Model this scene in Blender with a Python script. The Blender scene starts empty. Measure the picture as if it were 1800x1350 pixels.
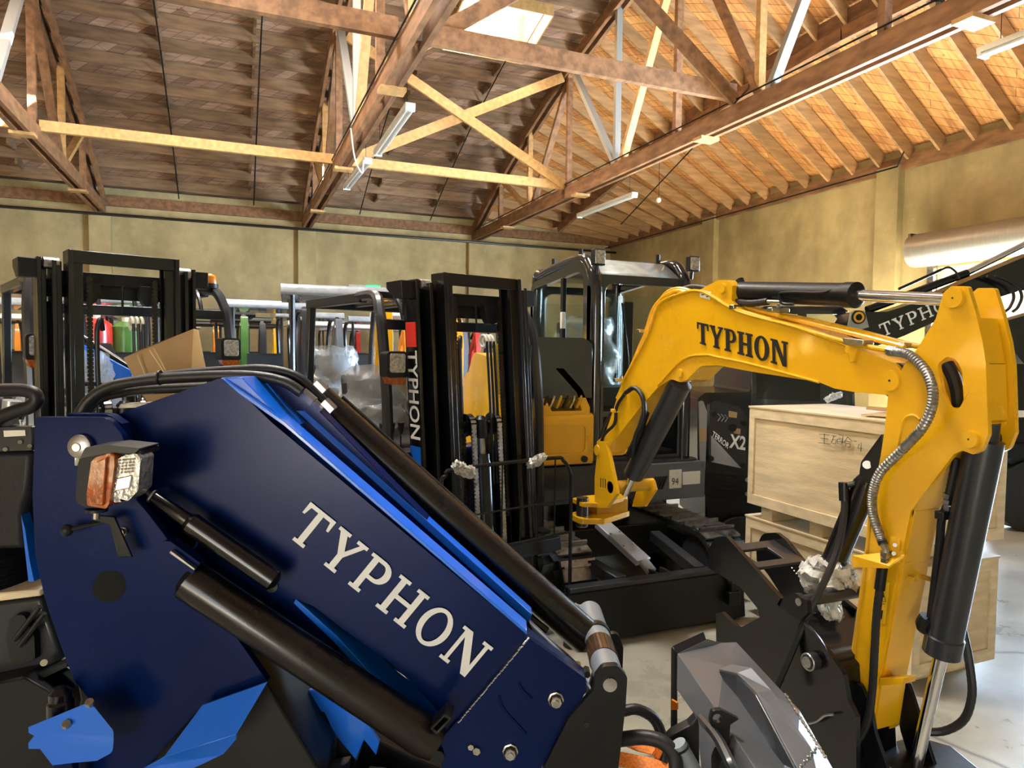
import bpy, math, random
from mathutils import Vector, Matrix
from mathutils.geometry import tessellate_polygon
random.seed(7)
S = bpy.context.scene
COL = S.collection
V = Vector
R = math.radians

# ------------------------------------------------------------------ camera
CAM = V((0, 0, 1.6)); FPX = 1200.0
YAW, PITCH, ROLL = R(22.26), R(2.65), R(.63)
_r = V((math.cos(YAW), -math.sin(YAW), 0)); _f = V((math.sin(YAW), math.cos(YAW), 0)); _u = V((0, 0, 1))
CF = _f*math.cos(PITCH) - _u*math.sin(PITCH)
_U = _u*math.cos(PITCH) + _f*math.sin(PITCH)
CR = _r*math.cos(ROLL) + _U*math.sin(ROLL)
CU = _U*math.cos(ROLL) - _r*math.sin(ROLL)
cd = bpy.data.cameras.new('camera'); cam = bpy.data.objects.new('camera', cd); COL.objects.link(cam)
cd.sensor_width = 36; cd.lens = FPX/1800*36; cd.clip_start = .02; cd.clip_end = 300
m = Matrix((CR, CU, -CF)).transposed().to_4x4(); m.translation = CAM
cam.matrix_world = m
S.camera = cam

# ------------------------------------------------------------------ view + world + lights
S.view_settings.view_transform = 'Standard'; S.view_settings.look = 'None'
S.view_settings.gamma = 1; S.view_settings.exposure = 0.75; S.view_settings.use_curve_mapping = False
S.cycles.max_bounces = 8; S.cycles.diffuse_bounces = 5; S.cycles.glossy_bounces = 4
S.cycles.transmission_bounces = 6; S.cycles.transparent_max_bounces = 8
S.cycles.sample_clamp_indirect = 6
w = bpy.data.worlds.new('daylight'); S.world = w; w.use_nodes = True
nt = w.node_tree; bg = nt.nodes['Background']
sky = nt.nodes.new('ShaderNodeTexSky'); sky.sky_type = 'HOSEK_WILKIE'
sky.sun_direction = V((.6, -.35, .6)).normalized(); sky.turbidity = 4; sky.ground_albedo = .45
mixw = nt.nodes.new('ShaderNodeMix'); mixw.data_type = 'RGBA'; mixw.inputs[0].default_value = .55
mixw.inputs[7].default_value = (.9, .95, 1, 1)
nt.links.new(sky.outputs[0], mixw.inputs[6]); nt.links.new(mixw.outputs[2], bg.inputs[0])
bg.inputs[1].default_value = 2.6

def lamp(name, kind, loc, look, energy, color, size=None, sy=None, spread=None):
    d = bpy.data.lights.new(name, kind); o = bpy.data.objects.new(name, d); COL.objects.link(o)
    o.location = loc
    o.rotation_euler = (V(look) - V(loc)).to_track_quat('-Z', 'Y').to_euler()
    d.energy = energy; d.color = color
    if kind == 'AREA':
        d.shape = 'RECTANGLE'; d.size = size; d.size_y = sy or size
        if spread: d.spread = R(spread)
    return o
# the sun stands over the yard beyond the open roller doors in the right wall
sun = lamp('sun', 'SUN', (30, 0, 20), (30-3.4, 3.0, 20-3.2), 150.0, (1, .87, .62)); sun.data.angle = R(.6)
# daylight coming through the roller door opening of the right wall (X = 11.72) and the skylights
lamp('daylight_roller_door', 'AREA', (11.6, 5.7, 1.6), (4, 5.2, 1.2), 2700, (.52, .74, 1), 5.4, 3.0)
lamp('fill_front_opening', 'AREA', (-4.7, -5.9, 1.8), (-2, 4, 1.4), 115, (.95, .98, 1), 3.4, 3.5)  # added frontal fill, set in a made-up opening behind the viewer
for q, (x_, y_, z_, e_) in enumerate(((4.95, 13.1, 8.9, 170), (.2, 10.2, 9.1, 420), (.2, 4.4, 9.1, 520), (-5.5, 10.2, 9.1, 420), (-5.5, 4.4, 9.1, 420))):  # the last three serve the added skylights
    lamp('daylight_skylight', 'AREA', (x_, y_, z_), (x_, y_, 0), e_, (1, .97, .9), 1.4, 1.5)
# ------------------------------------------------------------------ pixels of the photograph to points of the place
def ray(x, y): return CF + CR*((x-900)/FPX) + CU*((675-y)/FPX)
def dep(x, y, Z): return CAM + ray(x, y)*Z
def on_x(X, x, y):
    d = ray(x, y); return CAM + d*(X/d.x)
def on_y(Y, x, y):
    d = ray(x, y); return CAM + d*(Y/d.y)
class PL:
    """a vertical plane through p whose normal n points away from the viewer"""
    def __init__(s, p, n): s.p = V(p); s.n = V(n).normalized()
    def pt(s, x, y, off=0):
        d = ray(x, y); q = s.p + s.n*off
        return CAM + d*((q-CAM).dot(s.n)/d.dot(s.n))
def frontal(Z): return PL(CAM + _f*Z, _f)

def rp(pts, seg=5):
    """polygon whose vertices may carry a corner radius as a third number"""
    out = []; n = len(pts)
    for i, p in enumerate(pts):
        if len(p) < 3 or p[2] == 0: out.append((p[0], p[1])); continue
        a = V(pts[i-1][:2]); b = V(p[:2]); c = V(pts[(i+1) % n][:2]); r = p[2]
        d1 = (a-b); d2 = (c-b); l1, l2 = d1.length, d2.length; d1.normalize(); d2.normalize()
        ang = d1.angle(d2); t = min(r/max(math.tan(ang/2), 1e-3), l1*.49, l2*.49)
        p1 = b+d1*t; p2 = b+d2*t
        for k in range(seg+1):
            s = k/seg; q = p1*(1-s)**2 + b*2*s*(1-s) + p2*s*s; out.append((q.x, q.y))
    return out
def circ(cx, cy, r, n=20, ry=None):
    ry = ry or r
    return [(cx+r*math.cos(2*math.pi*k/n), cy+ry*math.sin(2*math.pi*k/n)) for k in range(n)]
def crv(pts, k=6):
    """Catmull-Rom through 3-D points"""
    P = [V(p) for p in pts]; P = [P[0]*2-P[1]] + P + [P[-1]*2-P[-2]]; out = []
    for i in range(1, len(P)-2):
        a, b, c, d = P[i-1:i+3]
        for j in range(k):
            t = j/k
            out.append(.5*((2*b)+(c-a)*t+(2*a-5*b+4*c-d)*t*t+(3*b-a-3*c+d)*t**3))
    out.append(P[-2]); return out

# ------------------------------------------------------------------ mesh builder
class MB:
    def __init__(s): s.v = []; s.f = []
    def add(s, vs, fs):
        o = len(s.v); s.v += [V(v) for v in vs]; s.f += [tuple(i+o for i in f) for f in fs]; return s
    def box(s, c, d, M=None):
        x, y, z = d[0]/2, d[1]/2, d[2]/2; c = V(c)
        vs = [V((a*x, b*y, e*z)) for a in (-1, 1) for b in (-1, 1) for e in (-1, 1)]
        if M: vs = [M @ v for v in vs]
        return s.add([c+v for v in vs], [(0, 1, 3, 2), (4, 6, 7, 5), (0, 4, 5, 1), (2, 3, 7, 6), (0, 2, 6, 4), (1, 5, 7, 3)])
    def bx(s, x0, x1, y0, y1, z0, z1):
        return s.box(((x0+x1)/2, (y0+y1)/2, (z0+z1)/2), (abs(x1-x0), abs(y1-y0), abs(z1-z0)))
    def bar(s, a, b, w, h, up=(0, 0, 1)):
        a, b = V(a), V(b); d = b-a; L = d.length; d.normalize(); up = V(up)
        if abs(d.dot(up)) > .98: up = V((0, 1, 0))
        x = d.cross(up).normalized(); z = x.cross(d)
        return s.box((a+b)/2, (w, L, h), Matrix((x, d, z)).transposed())
    def poly(s, loops, ext):
        """loops: [outer, hole, ...] of 3-D points, extruded by vector ext"""
        loops = [[V(p) for p in l] for l in loops]; ext = V(ext)
        flat = [p for l in loops for p in l]; n = len(flat)
        tri = tessellate_polygon(loops)
        fs = [tuple(t) for t in tri] + [tuple(i+n for i in reversed(t)) for t in tri]
        o = 0
        for l in loops:
            m = len(l)
            for i in range(m):
                j = (i+1) % m; fs.append((o+i, o+j, o+j+n, o+i+n))
            o += m
        return s.add(flat+[p+ext for p in flat], fs)
    def pp(s, pl, pts, t, holes=(), off=0, seg=5):
        """pixel polygon on plane pl, thickness t away from the viewer"""
        return s.poly([[pl.pt(x, y, off) for x, y in rp(l, seg)] for l in [pts]+list(holes)], pl.n*t)
    def cyl(s, a, b, r, r2=None, n=16, cap=True):
        a, b = V(a), V(b); r2 = r if r2 is None else r2; d = (b-a).normalized()
        x = d.orthogonal().normalized(); y = d.cross(x)
        vs = []
        for p, q in ((a, r), (b, r2)):
            vs += [p + (x*math.cos(2*math.pi*k/n)+y*math.sin(2*math.pi*k/n))*q for k in range(n)]
        fs = [(k, (k+1) % n, n+(k+1) % n, n+k) for k in range(n)]
        if cap: fs += [tuple(range(n))[::-1], tuple(range(n, 2*n))]
        return s.add(vs, fs)
    def pcyl(s, a, b, rr, n=20):
        """lathe: rr = [(t along a->b in metres, radius)]"""
        a, b = V(a), V(b); d = (b-a).normalized(); x = d.orthogonal().normalized(); y = d.cross(x)
        vs = []; fs = []
        for t, q in rr:
            vs += [a + d*t + (x*math.cos(2*math.pi*k/n)+y*math.sin(2*math.pi*k/n))*q for k in range(n)]
        for i in range(len(rr)-1):
            fs += [(i*n+k, i*n+(k+1) % n, (i+1)*n+(k+1) % n, (i+1)*n+k) for k in range(n)]
        fs += [tuple(range(n))[::-1], tuple(range((len(rr)-1)*n, len(rr)*n))]
        return s.add(vs, fs)
    def tube(s, pts, r, n=10, k=6, rib=0):
        P = crv(pts, k) if k else [V(p) for p in pts]
        d0 = (P[1]-P[0]).normalized(); x = d0.orthogonal().normalized(); vs = []; m = len(P)
        for i, p in enumerate(P):
            d = (P[min(i+1, m-1)]-P[max(i-1, 0)]).normalized()
            x = (x - d*x.dot(d)).normalized(); y = d.cross(x)
            rr = r*(1+rib*(i % 2)) if rib else r
            vs += [p + (x*math.cos(2*math.pi*j/n)+y*math.sin(2*math.pi*j/n))*rr for j in range(n)]
        fs = [(i*n+j, i*n+(j+1) % n, (i+1)*n+(j+1) % n, (i+1)*n+j) for i in range(m-1) for j in range(n)]
        fs += [tuple(range(n))[::-1], tuple(range((m-1)*n, m*n))]
        return s.add(vs, fs)
    def torus(s, c, ax, Rr, r, n=28, k=8, arc=1.0):
        ax = V(ax).normalized(); x = ax.orthogonal().normalized(); y = ax.cross(x); c = V(c)
        pts = [c+(x*math.cos(2*math.pi*i/n*arc)+y*math.sin(2*math.pi*i/n*arc))*Rr for i in range(n+1)]
        return s.tube(pts, r, k, 0)
    def ball(s, c, r, n=14, sc=(1, 1, 1)):
        c = V(c); vs = []; m = n//2; fs = []
        for i in range(m+1):
            th = math.pi*i/m
            for j in range(n):
                ph = 2*math.pi*j/n
                vs.append(c+V((r*sc[0]*math.sin(th)*math.cos(ph), r*sc[1]*math.sin(th)*math.sin(ph), r*sc[2]*math.cos(th))))
        for i in range(m):
            for j in range(n): fs.append((i*n+j, i*n+(j+1) % n, (i+1)*n+(j+1) % n, (i+1)*n+j))
        return s.add(vs, fs)
    def build(s, name, mat, parent=None, bev=0, smooth=35, uv=None):
        off = V((0, 0, 0)); p = parent
        while p: off += V(p.location); p = p.parent
        me = bpy.data.meshes.new(name)
        me.from_pydata([tuple(v-off) for v in s.v], [], s.f); me.validate()
        import bmesh
        b = bmesh.new(); b.from_mesh(me); bmesh.ops.remove_doubles(b, verts=b.verts, dist=1e-5)
        bmesh.ops.recalc_face_normals(b, faces=b.faces); b.to_mesh(me); b.free()
        me.materials.append(M[mat] if isinstance(mat, str) else mat)
        if smooth:
            me.polygons.foreach_set('use_smooth', [True]*len(me.polygons)); me.set_sharp_from_angle(angle=R(smooth))
        o = bpy.data.objects.new(name, me); COL.objects.link(o); o.parent = parent
        if bev:
            bm_ = o.modifiers.new('bevel', 'BEVEL'); bm_.width = bev; bm_.segments = 2; bm_.limit_method = 'ANGLE'; bm_.angle_limit = R(40)
        return o
def tag(o, label=None, cat=None, group=None, kind=None):
    if label: o['label'] = label
    if cat: o['category'] = cat
    if group: o['group'] = group
    if kind: o['kind'] = kind
    return o
def thing(name, label, cat, loc=(0, 0, 0), group=None, rz=0):
    o = bpy.data.objects.new(name, None); COL.objects.link(o); o.location = loc; o.rotation_euler[2] = rz
    o.empty_display_size = .1
    return tag(o, label, cat, group)
def dup(root, loc, rz=0, label=None, group=None, swap=None):
    def cp(o, par):
        c = o.copy(); COL.objects.link(c); c.parent = par
        if swap and o.type == 'MESH' and o.data.materials[0] and o.data.materials[0].name in swap:
            c.material_slots[0].link = 'OBJECT'; c.material_slots[0].material = M[swap[o.data.materials[0].name]]
        for ch in list(o.children): cp(ch, c)
        return c
    r = cp(root, None); r.location = loc; r.rotation_euler = (0, 0, rz)
    if label: r['label'] = label
    if group: r['group'] = group
    return r

# ------------------------------------------------------------------ slab-serif capitals (height 1)
def _serif(x0, x1, y, h=.1): return [(x0, y), (x1, y), (x1, y+h), (x0, y+h)]
def glyph(ch, w=.2):
    s = .09; e = .1
    if ch == 'T':
        W = .86; c = W/2
        return W, [[(0, 1), (0, .68), (.07, .68), (.12, .9), (c-w/2, .9), (c-w/2, s), (c-w/2-e, s), (c-w/2-e, 0), (c+w/2+e, 0), (c+w/2+e, s), (c+w/2, s), (c+w/2, .9), (W-.12, .9), (W-.07, .68), (W, .68), (W, 1)]]
    if ch == 'Y':
        W = .95; c = W/2
        return W, [[(0, 1), (0, 1-s), (.08, 1-s), (c-w/2, .42), (c-w/2, s), (c-w/2-e, s), (c-w/2-e, 0), (c+w/2+e, 0), (c+w/2+e, s), (c+w/2, s), (c+w/2, .42), (W-.08, 1-s), (W, 1-s), (W, 1), (W-.34, 1), (W-.34, 1-s), (W-.22, 1-s), (c+.03, .56), (.31, 1-s), (.38, 1-s), (.38, 1)]]
    if ch == 'P':
        W = .78
        o = [(0, 1), (0, 1-s), (.1, 1-s), (.1, s), (0, s), (0, 0), (.1+w+e, 0), (.1+w+e, s), (.1+w, s), (.1+w, .4)]
        arc = [(.45+.33*math.sin(a)*1.0, .7-.3*math.cos(a)) for a in [math.pi*k/10 for k in range(11)]]
        hole = [(.1+w, .5), (.1+w, .9)] + [(.45+.14*math.sin(a), .7+.2*math.cos(a)) for a in [math.pi*k/8 for k in range(9)]]
        return W, [o+arc, hole]
    if ch == 'H':
        W = .98; a = .1
        return W, [[(0, 1), (0, 1-s), (a, 1-s), (a, s), (0, s), (0, 0), (a*2+w, 0), (a*2+w, s), (a+w, s), (a+w, .45), (W-a-w, .45), (W-a-w, s), (W-2*a-w, s), (W-2*a-w, 0), (W, 0), (W, s), (W-a, s), (W-a, 1-s), (W, 1-s), (W, 1), (W-2*a-w, 1), (W-2*a-w, 1-s), (W-a-w, 1-s), (W-a-w, .56), (a+w, .56), (a+w, 1-s), (2*a+w, 1-s), (2*a+w, 1)]]
    if ch == 'O':
        W = .88
        return W, [circ(.44, .5, .44, 32, .52), circ(.44, .5, .44-w, 28, .52-.1)]
    if ch == 'N':
        W = .98; a = .1; t = w*.62
        return W, [[(0, 1), (0, 1-s), (a, 1-s), (a, s), (0, s), (0, 0), (a*2+t, 0), (a*2+t, s), (a+t, s), (a+t, .78), (W-a-t-.06, 0), (W-a, 0), (W-a, 1-s), (W, 1-s), (W, 1), (W-2*a-t, 1), (W-2*a-t, 1-s), (W-a-t, 1-s), (W-a-t, .3), (a+w*1.15, 1)]]
    return .5, []
def slab_word(mb, word, O, E, up, n, t=.002, w=.2, gap=.12):
    """letters from O to E (baseline), up = cap height vector, n = thickness direction towards the viewer"""
    gs = [glyph(c, w) for c in word]; tot = sum(g[0] for g in gs) + gap*(len(gs)-1)
    U = (V(E)-V(O))/tot; x = 0; O = V(O)
    for W, loops in gs:
        mb.poly([[O + U*(x+a) + V(up)*b for a, b in l] for l in loops], V(n)*t); x += W+gap
    return mb
def text_mesh(name, body, O, U, Vv, mat, parent, bold=0.0, ext=.002):
    """plain sans lettering: U = baseline direction scaled to one em, Vv = up scaled to one em"""
    cu = bpy.data.curves.new(name, 'FONT'); cu.body = body; cu.size = 1; cu.extrude = 0; cu.offset = bold; cu.resolution_u = 3
    o = bpy.data.objects.new('tmp', cu); COL.objects.link(o)
    dg = bpy.context.evaluated_depsgraph_get(); dg.update()
    me = bpy.data.meshes.new_from_object(o.evaluated_get(dg)); bpy.data.objects.remove(o)
    mb = MB(); n = V(U).cross(V(Vv)).normalized()
    mb.v = [V(O)+V(U)*v.co.x+V(Vv)*v.co.y+n*ext for v in me.vertices]; mb.f = [tuple(p.vertices) for p in me.polygons]
    bpy.data.meshes.remove(me)
    return mb.build(name, mat, parent, smooth=0)
# ------------------------------------------------------------------ materials
M = {}
def mat(name, col, rough=.5, metal=0, noise=0, scale=6, col2=None, bump=0, bscale=40, coat=0, stretch=None, trans=0, ior=1.45, emis=None, es=1, rnd=0, alpha=1, spec=None, detail=6, rr=0):
    m = bpy.data.materials.new(name); m.use_nodes = True; nt = m.node_tree; N = nt.nodes; L = nt.links
    b = N['Principled BSDF']; b.inputs['Base Color'].default_value = (*col, 1); b.inputs['Roughness'].default_value = rough
    b.inputs['Metallic'].default_value = metal; b.inputs['Coat Weight'].default_value = coat; b.inputs['Coat Roughness'].default_value = .06
    b.inputs['IOR'].default_value = ior; b.inputs['Transmission Weight'].default_value = trans; b.inputs['Alpha'].default_value = alpha
    if spec is not None: b.inputs['Specular IOR Level'].default_value = spec
    tc = N.new('ShaderNodeTexCoord'); mp = N.new('ShaderNodeMapping'); L.new(tc.outputs['Object'], mp.inputs[0])
    if stretch: mp.inputs['Scale'].default_value = stretch
    if noise or col2:
        n = N.new('ShaderNodeTexNoise'); n.inputs['Scale'].default_value = scale; n.inputs['Detail'].default_value = detail; L.new(mp.outputs[0], n.inputs[0])
        cr = N.new('ShaderNodeValToRGB'); L.new(n.outputs[0], cr.inputs[0])
        c2 = col2 or tuple(c*(1-noise) for c in col)
        cr.color_ramp.elements[0].position = .36; cr.color_ramp.elements[1].position = .64
        cr.color_ramp.elements[0].color = (*c2, 1); cr.color_ramp.elements[1].color = (*col, 1)
        out = cr.outputs[0]
        if rr:
            mr = N.new('ShaderNodeMapRange'); L.new(n.outputs[0], mr.inputs[0]); mr.inputs[1].default_value = .3; mr.inputs[2].default_value = .7
            mr.inputs[3].default_value = max(rough-rr, .02); mr.inputs[4].default_value = rough+rr; L.new(mr.outputs[0], b.inputs['Roughness'])
    else: out = None
    if rnd:
        oi = N.new('ShaderNodeObjectInfo'); hs = N.new('ShaderNodeHueSaturation'); mr2 = N.new('ShaderNodeMapRange')
        L.new(oi.outputs['Random'], mr2.inputs[0]); mr2.inputs[3].default_value = 1-rnd; mr2.inputs[4].default_value = 1+rnd
        L.new(mr2.outputs[0], hs.inputs['Value']); hs.inputs['Color'].default_value = (*col, 1)
        if out: L.new(out, hs.inputs['Color'])
        out = hs.outputs[0]
    if out: L.new(out, b.inputs['Base Color'])
    if bump:
        n2 = N.new('ShaderNodeTexNoise'); n2.inputs['Scale'].default_value = bscale; n2.inputs['Detail'].default_value = 4; L.new(mp.outputs[0], n2.inputs[0])
        bp = N.new('ShaderNodeBump'); bp.inputs['Strength'].default_value = bump; bp.inputs['Distance'].default_value = .01
        L.new(n2.outputs[0], bp.inputs['Height']); L.new(bp.outputs[0], b.inputs['Normal'])
    if emis: b.inputs['Emission Color'].default_value = (*emis, 1); b.inputs['Emission Strength'].default_value = es
    M[name] = m; return m
mat('black_paint', (.004, .004, .005), .25, coat=.2, noise=.3, scale=3)
mat('black_satin', (.007, .0075, .009), .38, spec=.35, noise=.4, scale=5, bump=.05)
mat('black_plastic', (.009, .009, .011), .45, spec=.35, bump=.08, bscale=120)
mat('tube_black', (.007, .0045, .0035), .28, coat=.15, noise=.4, scale=5, rr=.1)
mat('rubber', (.012, .012, .012), .6, noise=.4, scale=20, bump=.25, bscale=60)
mat('hose_rubber', (.01, .01, .011), .45, bump=.1, bscale=90)
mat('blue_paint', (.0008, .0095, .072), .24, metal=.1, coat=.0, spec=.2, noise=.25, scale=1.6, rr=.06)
mat('blue_bright', (.003, .13, .7), .3, coat=.5)  # on the loader: its blue paint with the light put into the colour
mat('yellow_paint', (.74, .4, .005), .3, coat=.35, noise=.1, scale=3, rr=.06)
mat('yellow_dull', (.62, .34, .015), .42, coat=.2, noise=.12, scale=4)
mat('orange_paint', (.85, .27, .015), .35, coat=.3)
mat('red_paint', (.6, .03, .02), .35, coat=.4, noise=.2)
mat('green_paint', (.06, .17, .03), .4, coat=.3, noise=.2)
mat('grey_paint', (.12, .13, .148), .33, metal=.15, coat=.3, noise=.2, scale=3, rr=.07)
mat('dark_grey', (.022, .025, .031), .35, metal=.2, coat=.3, noise=.2, scale=4)
mat('grey_light', (.32, .34, .36), .35, metal=.3, coat=.3, noise=.15)
mat('cab_paint', (.014, .0145, .017), .16, coat=.6, noise=.15)
mat('chrome', (.75, .75, .76), .14, metal=1)
mat('steel', (.42, .41, .4), .35, metal=1, noise=.3, scale=30, rr=.1)
mat('zinc', (.5, .47, .38), .3, metal=1, noise=.3, scale=40)
mat('braid', (.36, .36, .35), .38, metal=.9, noise=.4, scale=60)
mat('white_ink', (.72, .75, .76), .5)
mat('black_ink', (.008, .008, .008), .5)
mat('sticker', (.72, .7, .6), .55, noise=.1, scale=30)
mat('sticker_yellow', (.8, .5, .02), .5)
mat('red_plastic', (.75, .04, .03), .35)
mat('amber', (.55, .13, .02), .18, trans=.25, noise=.4, scale=50, bump=.3, bscale=80, coat=.6)
mat('amber_bright', (.95, .28, .02), .2, trans=.2, coat=.5, noise=.3, scale=30)
mat('lens', (.55, .54, .5), .08, metal=.5, noise=.5, scale=70, bump=.4, bscale=90, coat=1)
mat('glass', (.62, .85, .78), .02, trans=1, ior=1.02, alpha=.35, coat=.25)
mat('glass_dark', (.03, .05, .05), .05, coat=.6, alpha=.55, spec=.5)
mat('tint_roof', (.45, .49, .46), .3, alpha=.85, coat=.4, noise=.3, scale=12)
mat('plastic_wrap', (.75, .77, .78), .16, alpha=.34, bump=.9, bscale=25, coat=.6)
mat('bubble_wrap', (.75, .73, .66), .3, alpha=.8, bump=1, bscale=60, coat=.5, noise=.45, scale=22)
mat('wrapped_canopy', (.3, .33, .36), .25, coat=.6, bump=.4, bscale=14, noise=.3, scale=5)
mat('seat_vinyl', (.03, .033, .037), .4, bump=.2)
mat('ply', (.7, .58, .38), .62, noise=.22, scale=4, stretch=(1, 1, 7), rnd=.06, bump=.12, bscale=20)
mat('ply_batten', (.74, .62, .42), .6, noise=.2, scale=5, stretch=(2, 2, 6), bump=.1)
mat('cardboard', (.42, .28, .14), .75, noise=.12, scale=8)
mat('cardboard_light', (.58, .42, .22), .75, noise=.12, scale=8)
mat('strap_orange', (.9, .25, .03), .6, noise=.35, scale=160)
mat('brown_sleeve', (.07, .035, .018), .22, coat=.6, noise=.5, scale=25)
mat('collar_grey', (.24, .28, .32), .35, metal=.3, coat=.3)
mat('wood_beam', (.3, .155, .075), .68, noise=.45, scale=3, stretch=(3, 1, 3), rnd=.18, bump=.15, bscale=14)
mat('wood_new', (.6, .36, .14), .6, noise=.25, scale=4, stretch=(3, 1, 3), rnd=.12, bump=.1)
mat('wood_joist_dim', (.28, .175, .1), .65, noise=.4, scale=3, stretch=(.6, 4, 4), rnd=.2, bump=.12)  # left bays: dimmer light put into a darker wood colour
mat('wood_side', (.46, .27, .125), .65, noise=.35, scale=3, stretch=(.6, 4, 4), rnd=.16, bump=.12)  # right bay: same joists without the painted dimming
mat('pale_batten', (.3, .3, .28), .6, rnd=.1)
mat('white_enamel', (.72, .72, .66), .35, coat=.2)
mat('lamp_tube', (.8, .8, .76), .25)
mat('exit_green', (.02, .5, .12), .5, emis=(.05, 1, .3), es=1.2)
mat('drum_metal', (.4, .39, .36), .38, metal=.6, noise=.2, stretch=(1, 30, 1))
mat('asphalt', (.36, .34, .31), .8, noise=.2, scale=.7)
# walls: stained old concrete
def wall_mat():
    m = bpy.data.materials.new('wall_concrete'); m.use_nodes = True; nt = m.node_tree; N = nt.nodes; L = nt.links
    b = N['Principled BSDF']; b.inputs['Roughness'].default_value = .82
    tc = N.new('ShaderNodeTexCoord')
    n1 = N.new('ShaderNodeTexNoise'); n1.inputs['Scale'].default_value = .7; n1.inputs['Detail'].default_value = 8; n1.inputs['Roughness'].default_value = .65; L.new(tc.outputs['Object'], n1.inputs[0])
    r1 = N.new('ShaderNodeValToRGB'); L.new(n1.outputs[0], r1.inputs[0]); e = r1.color_ramp.elements
    e[0].position = .32; e[0].color = (.29, .235, .115, 1); e[1].position = .68; e[1].color = (.54, .445, .23, 1)
    mp = N.new('ShaderNodeMapping'); mp.inputs['Scale'].default_value = (1.2, 1.2, .5); L.new(tc.outputs['Object'], mp.inputs[0])
    n2 = N.new('ShaderNodeTexNoise'); n2.inputs['Scale'].default_value = 1.6; n2.inputs['Detail'].default_value = 9; L.new(mp.outputs[0], n2.inputs[0])
    r2 = N.new('ShaderNodeValToRGB'); L.new(n2.outputs[0], r2.inputs[0]); e = r2.color_ramp.elements
    e[0].position = .35; e[0].color = (.55, .55, .52, 1); e[1].position = .55; e[1].color = (1, 1, 1, 1)
    mx = N.new('ShaderNodeMix'); mx.data_type = 'RGBA'; mx.blend_type = 'MULTIPLY'; mx.inputs[0].default_value = .4
    L.new(r1.outputs[0], mx.inputs[6]); L.new(r2.outputs[0], mx.inputs[7])
    n3 = N.new('ShaderNodeTexNoise'); n3.inputs['Scale'].default_value = 3.3; n3.inputs['Detail'].default_value = 12; n3.inputs['Roughness'].default_value = .8; L.new(tc.outputs['Object'], n3.inputs[0])
    r3 = N.new('ShaderNodeValToRGB'); L.new(n3.outputs[0], r3.inputs[0]); e = r3.color_ramp.elements
    e[0].position = .66; e[0].color = (0, 0, 0, 1); e[1].position = .74; e[1].color = (1, 1, 1, 1)
    mx2 = N.new('ShaderNodeMix'); mx2.data_type = 'RGBA'; L.new(r3.outputs[0], mx2.inputs[0]); L.new(mx.outputs[2], mx2.inputs[6]); mx2.inputs[7].default_value = (.66, .58, .36, 1)
    L.new(mx2.outputs[2], b.inputs['Base Color'])
    bp = N.new('ShaderNodeBump'); bp.inputs['Strength'].default_value = .25; bp.inputs['Distance'].default_value = .02
    L.new(n3.outputs[0], bp.inputs['Height']); L.new(bp.outputs[0], b.inputs['Normal'])
    M['wall_concrete'] = m
wall_mat()
def floor_mat():
    m = bpy.data.materials.new('floor_concrete'); m.use_nodes = True; nt = m.node_tree; N = nt.nodes; L = nt.links
    b = N['Principled BSDF']; tc = N.new('ShaderNodeTexCoord')
    n1 = N.new('ShaderNodeTexNoise'); n1.inputs['Scale'].default_value = 1.3; n1.inputs['Detail'].default_value = 9; n1.inputs['Roughness'].default_value = .7; L.new(tc.outputs['Object'], n1.inputs[0])
    r1 = N.new('ShaderNodeValToRGB'); L.new(n1.outputs[0], r1.inputs[0]); e = r1.color_ramp.elements
    e[0].position = .3; e[0].color = (.22, .21, .17, 1); e[1].position = .65; e[1].color = (.4, .38, .31, 1)
    vo = N.new('ShaderNodeTexVoronoi'); vo.feature = 'DISTANCE_TO_EDGE'; vo.inputs['Scale'].default_value = .35
    n4 = N.new('ShaderNodeTexNoise'); n4.inputs['Scale'].default_value = 2; L.new(tc.outputs['Object'], n4.inputs[0])
    va = N.new('ShaderNodeMix'); va.data_type = 'RGBA'; va.inputs[0].default_value = .12; L.new(tc.outputs['Object'], va.inputs[6]); L.new(n4.outputs[1], va.inputs[7]); L.new(va.outputs[2], vo.inputs[0])
    r2 = N.new('ShaderNodeValToRGB'); L.new(vo.outputs[0], r2.inputs[0]); e = r2.color_ramp.elements
    e[0].position = 0; e[0].color = (.35, .33, .3, 1); e[1].position = .006; e[1].color = (1, 1, 1, 1)
    mx = N.new('ShaderNodeMix'); mx.data_type = 'RGBA'; mx.blend_type = 'MULTIPLY'; mx.inputs[0].default_value = 1
    L.new(r1.outputs[0], mx.inputs[6]); L.new(r2.outputs[0], mx.inputs[7]); L.new(mx.outputs[2], b.inputs['Base Color'])
    mr = N.new('ShaderNodeMapRange'); L.new(n1.outputs[0], mr.inputs[0]); mr.inputs[1].default_value = .3; mr.inputs[2].default_value = .7; mr.inputs[3].default_value = .24; mr.inputs[4].default_value = .4
    L.new(mr.outputs[0], b.inputs['Roughness'])
    bp = N.new('ShaderNodeBump'); bp.inputs['Strength'].default_value = .2; bp.inputs['Distance'].default_value = .01
    L.new(n1.outputs[0], bp.inputs['Height']); L.new(bp.outputs[0], b.inputs['Normal'])
    M['floor_concrete'] = m
floor_mat()
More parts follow.
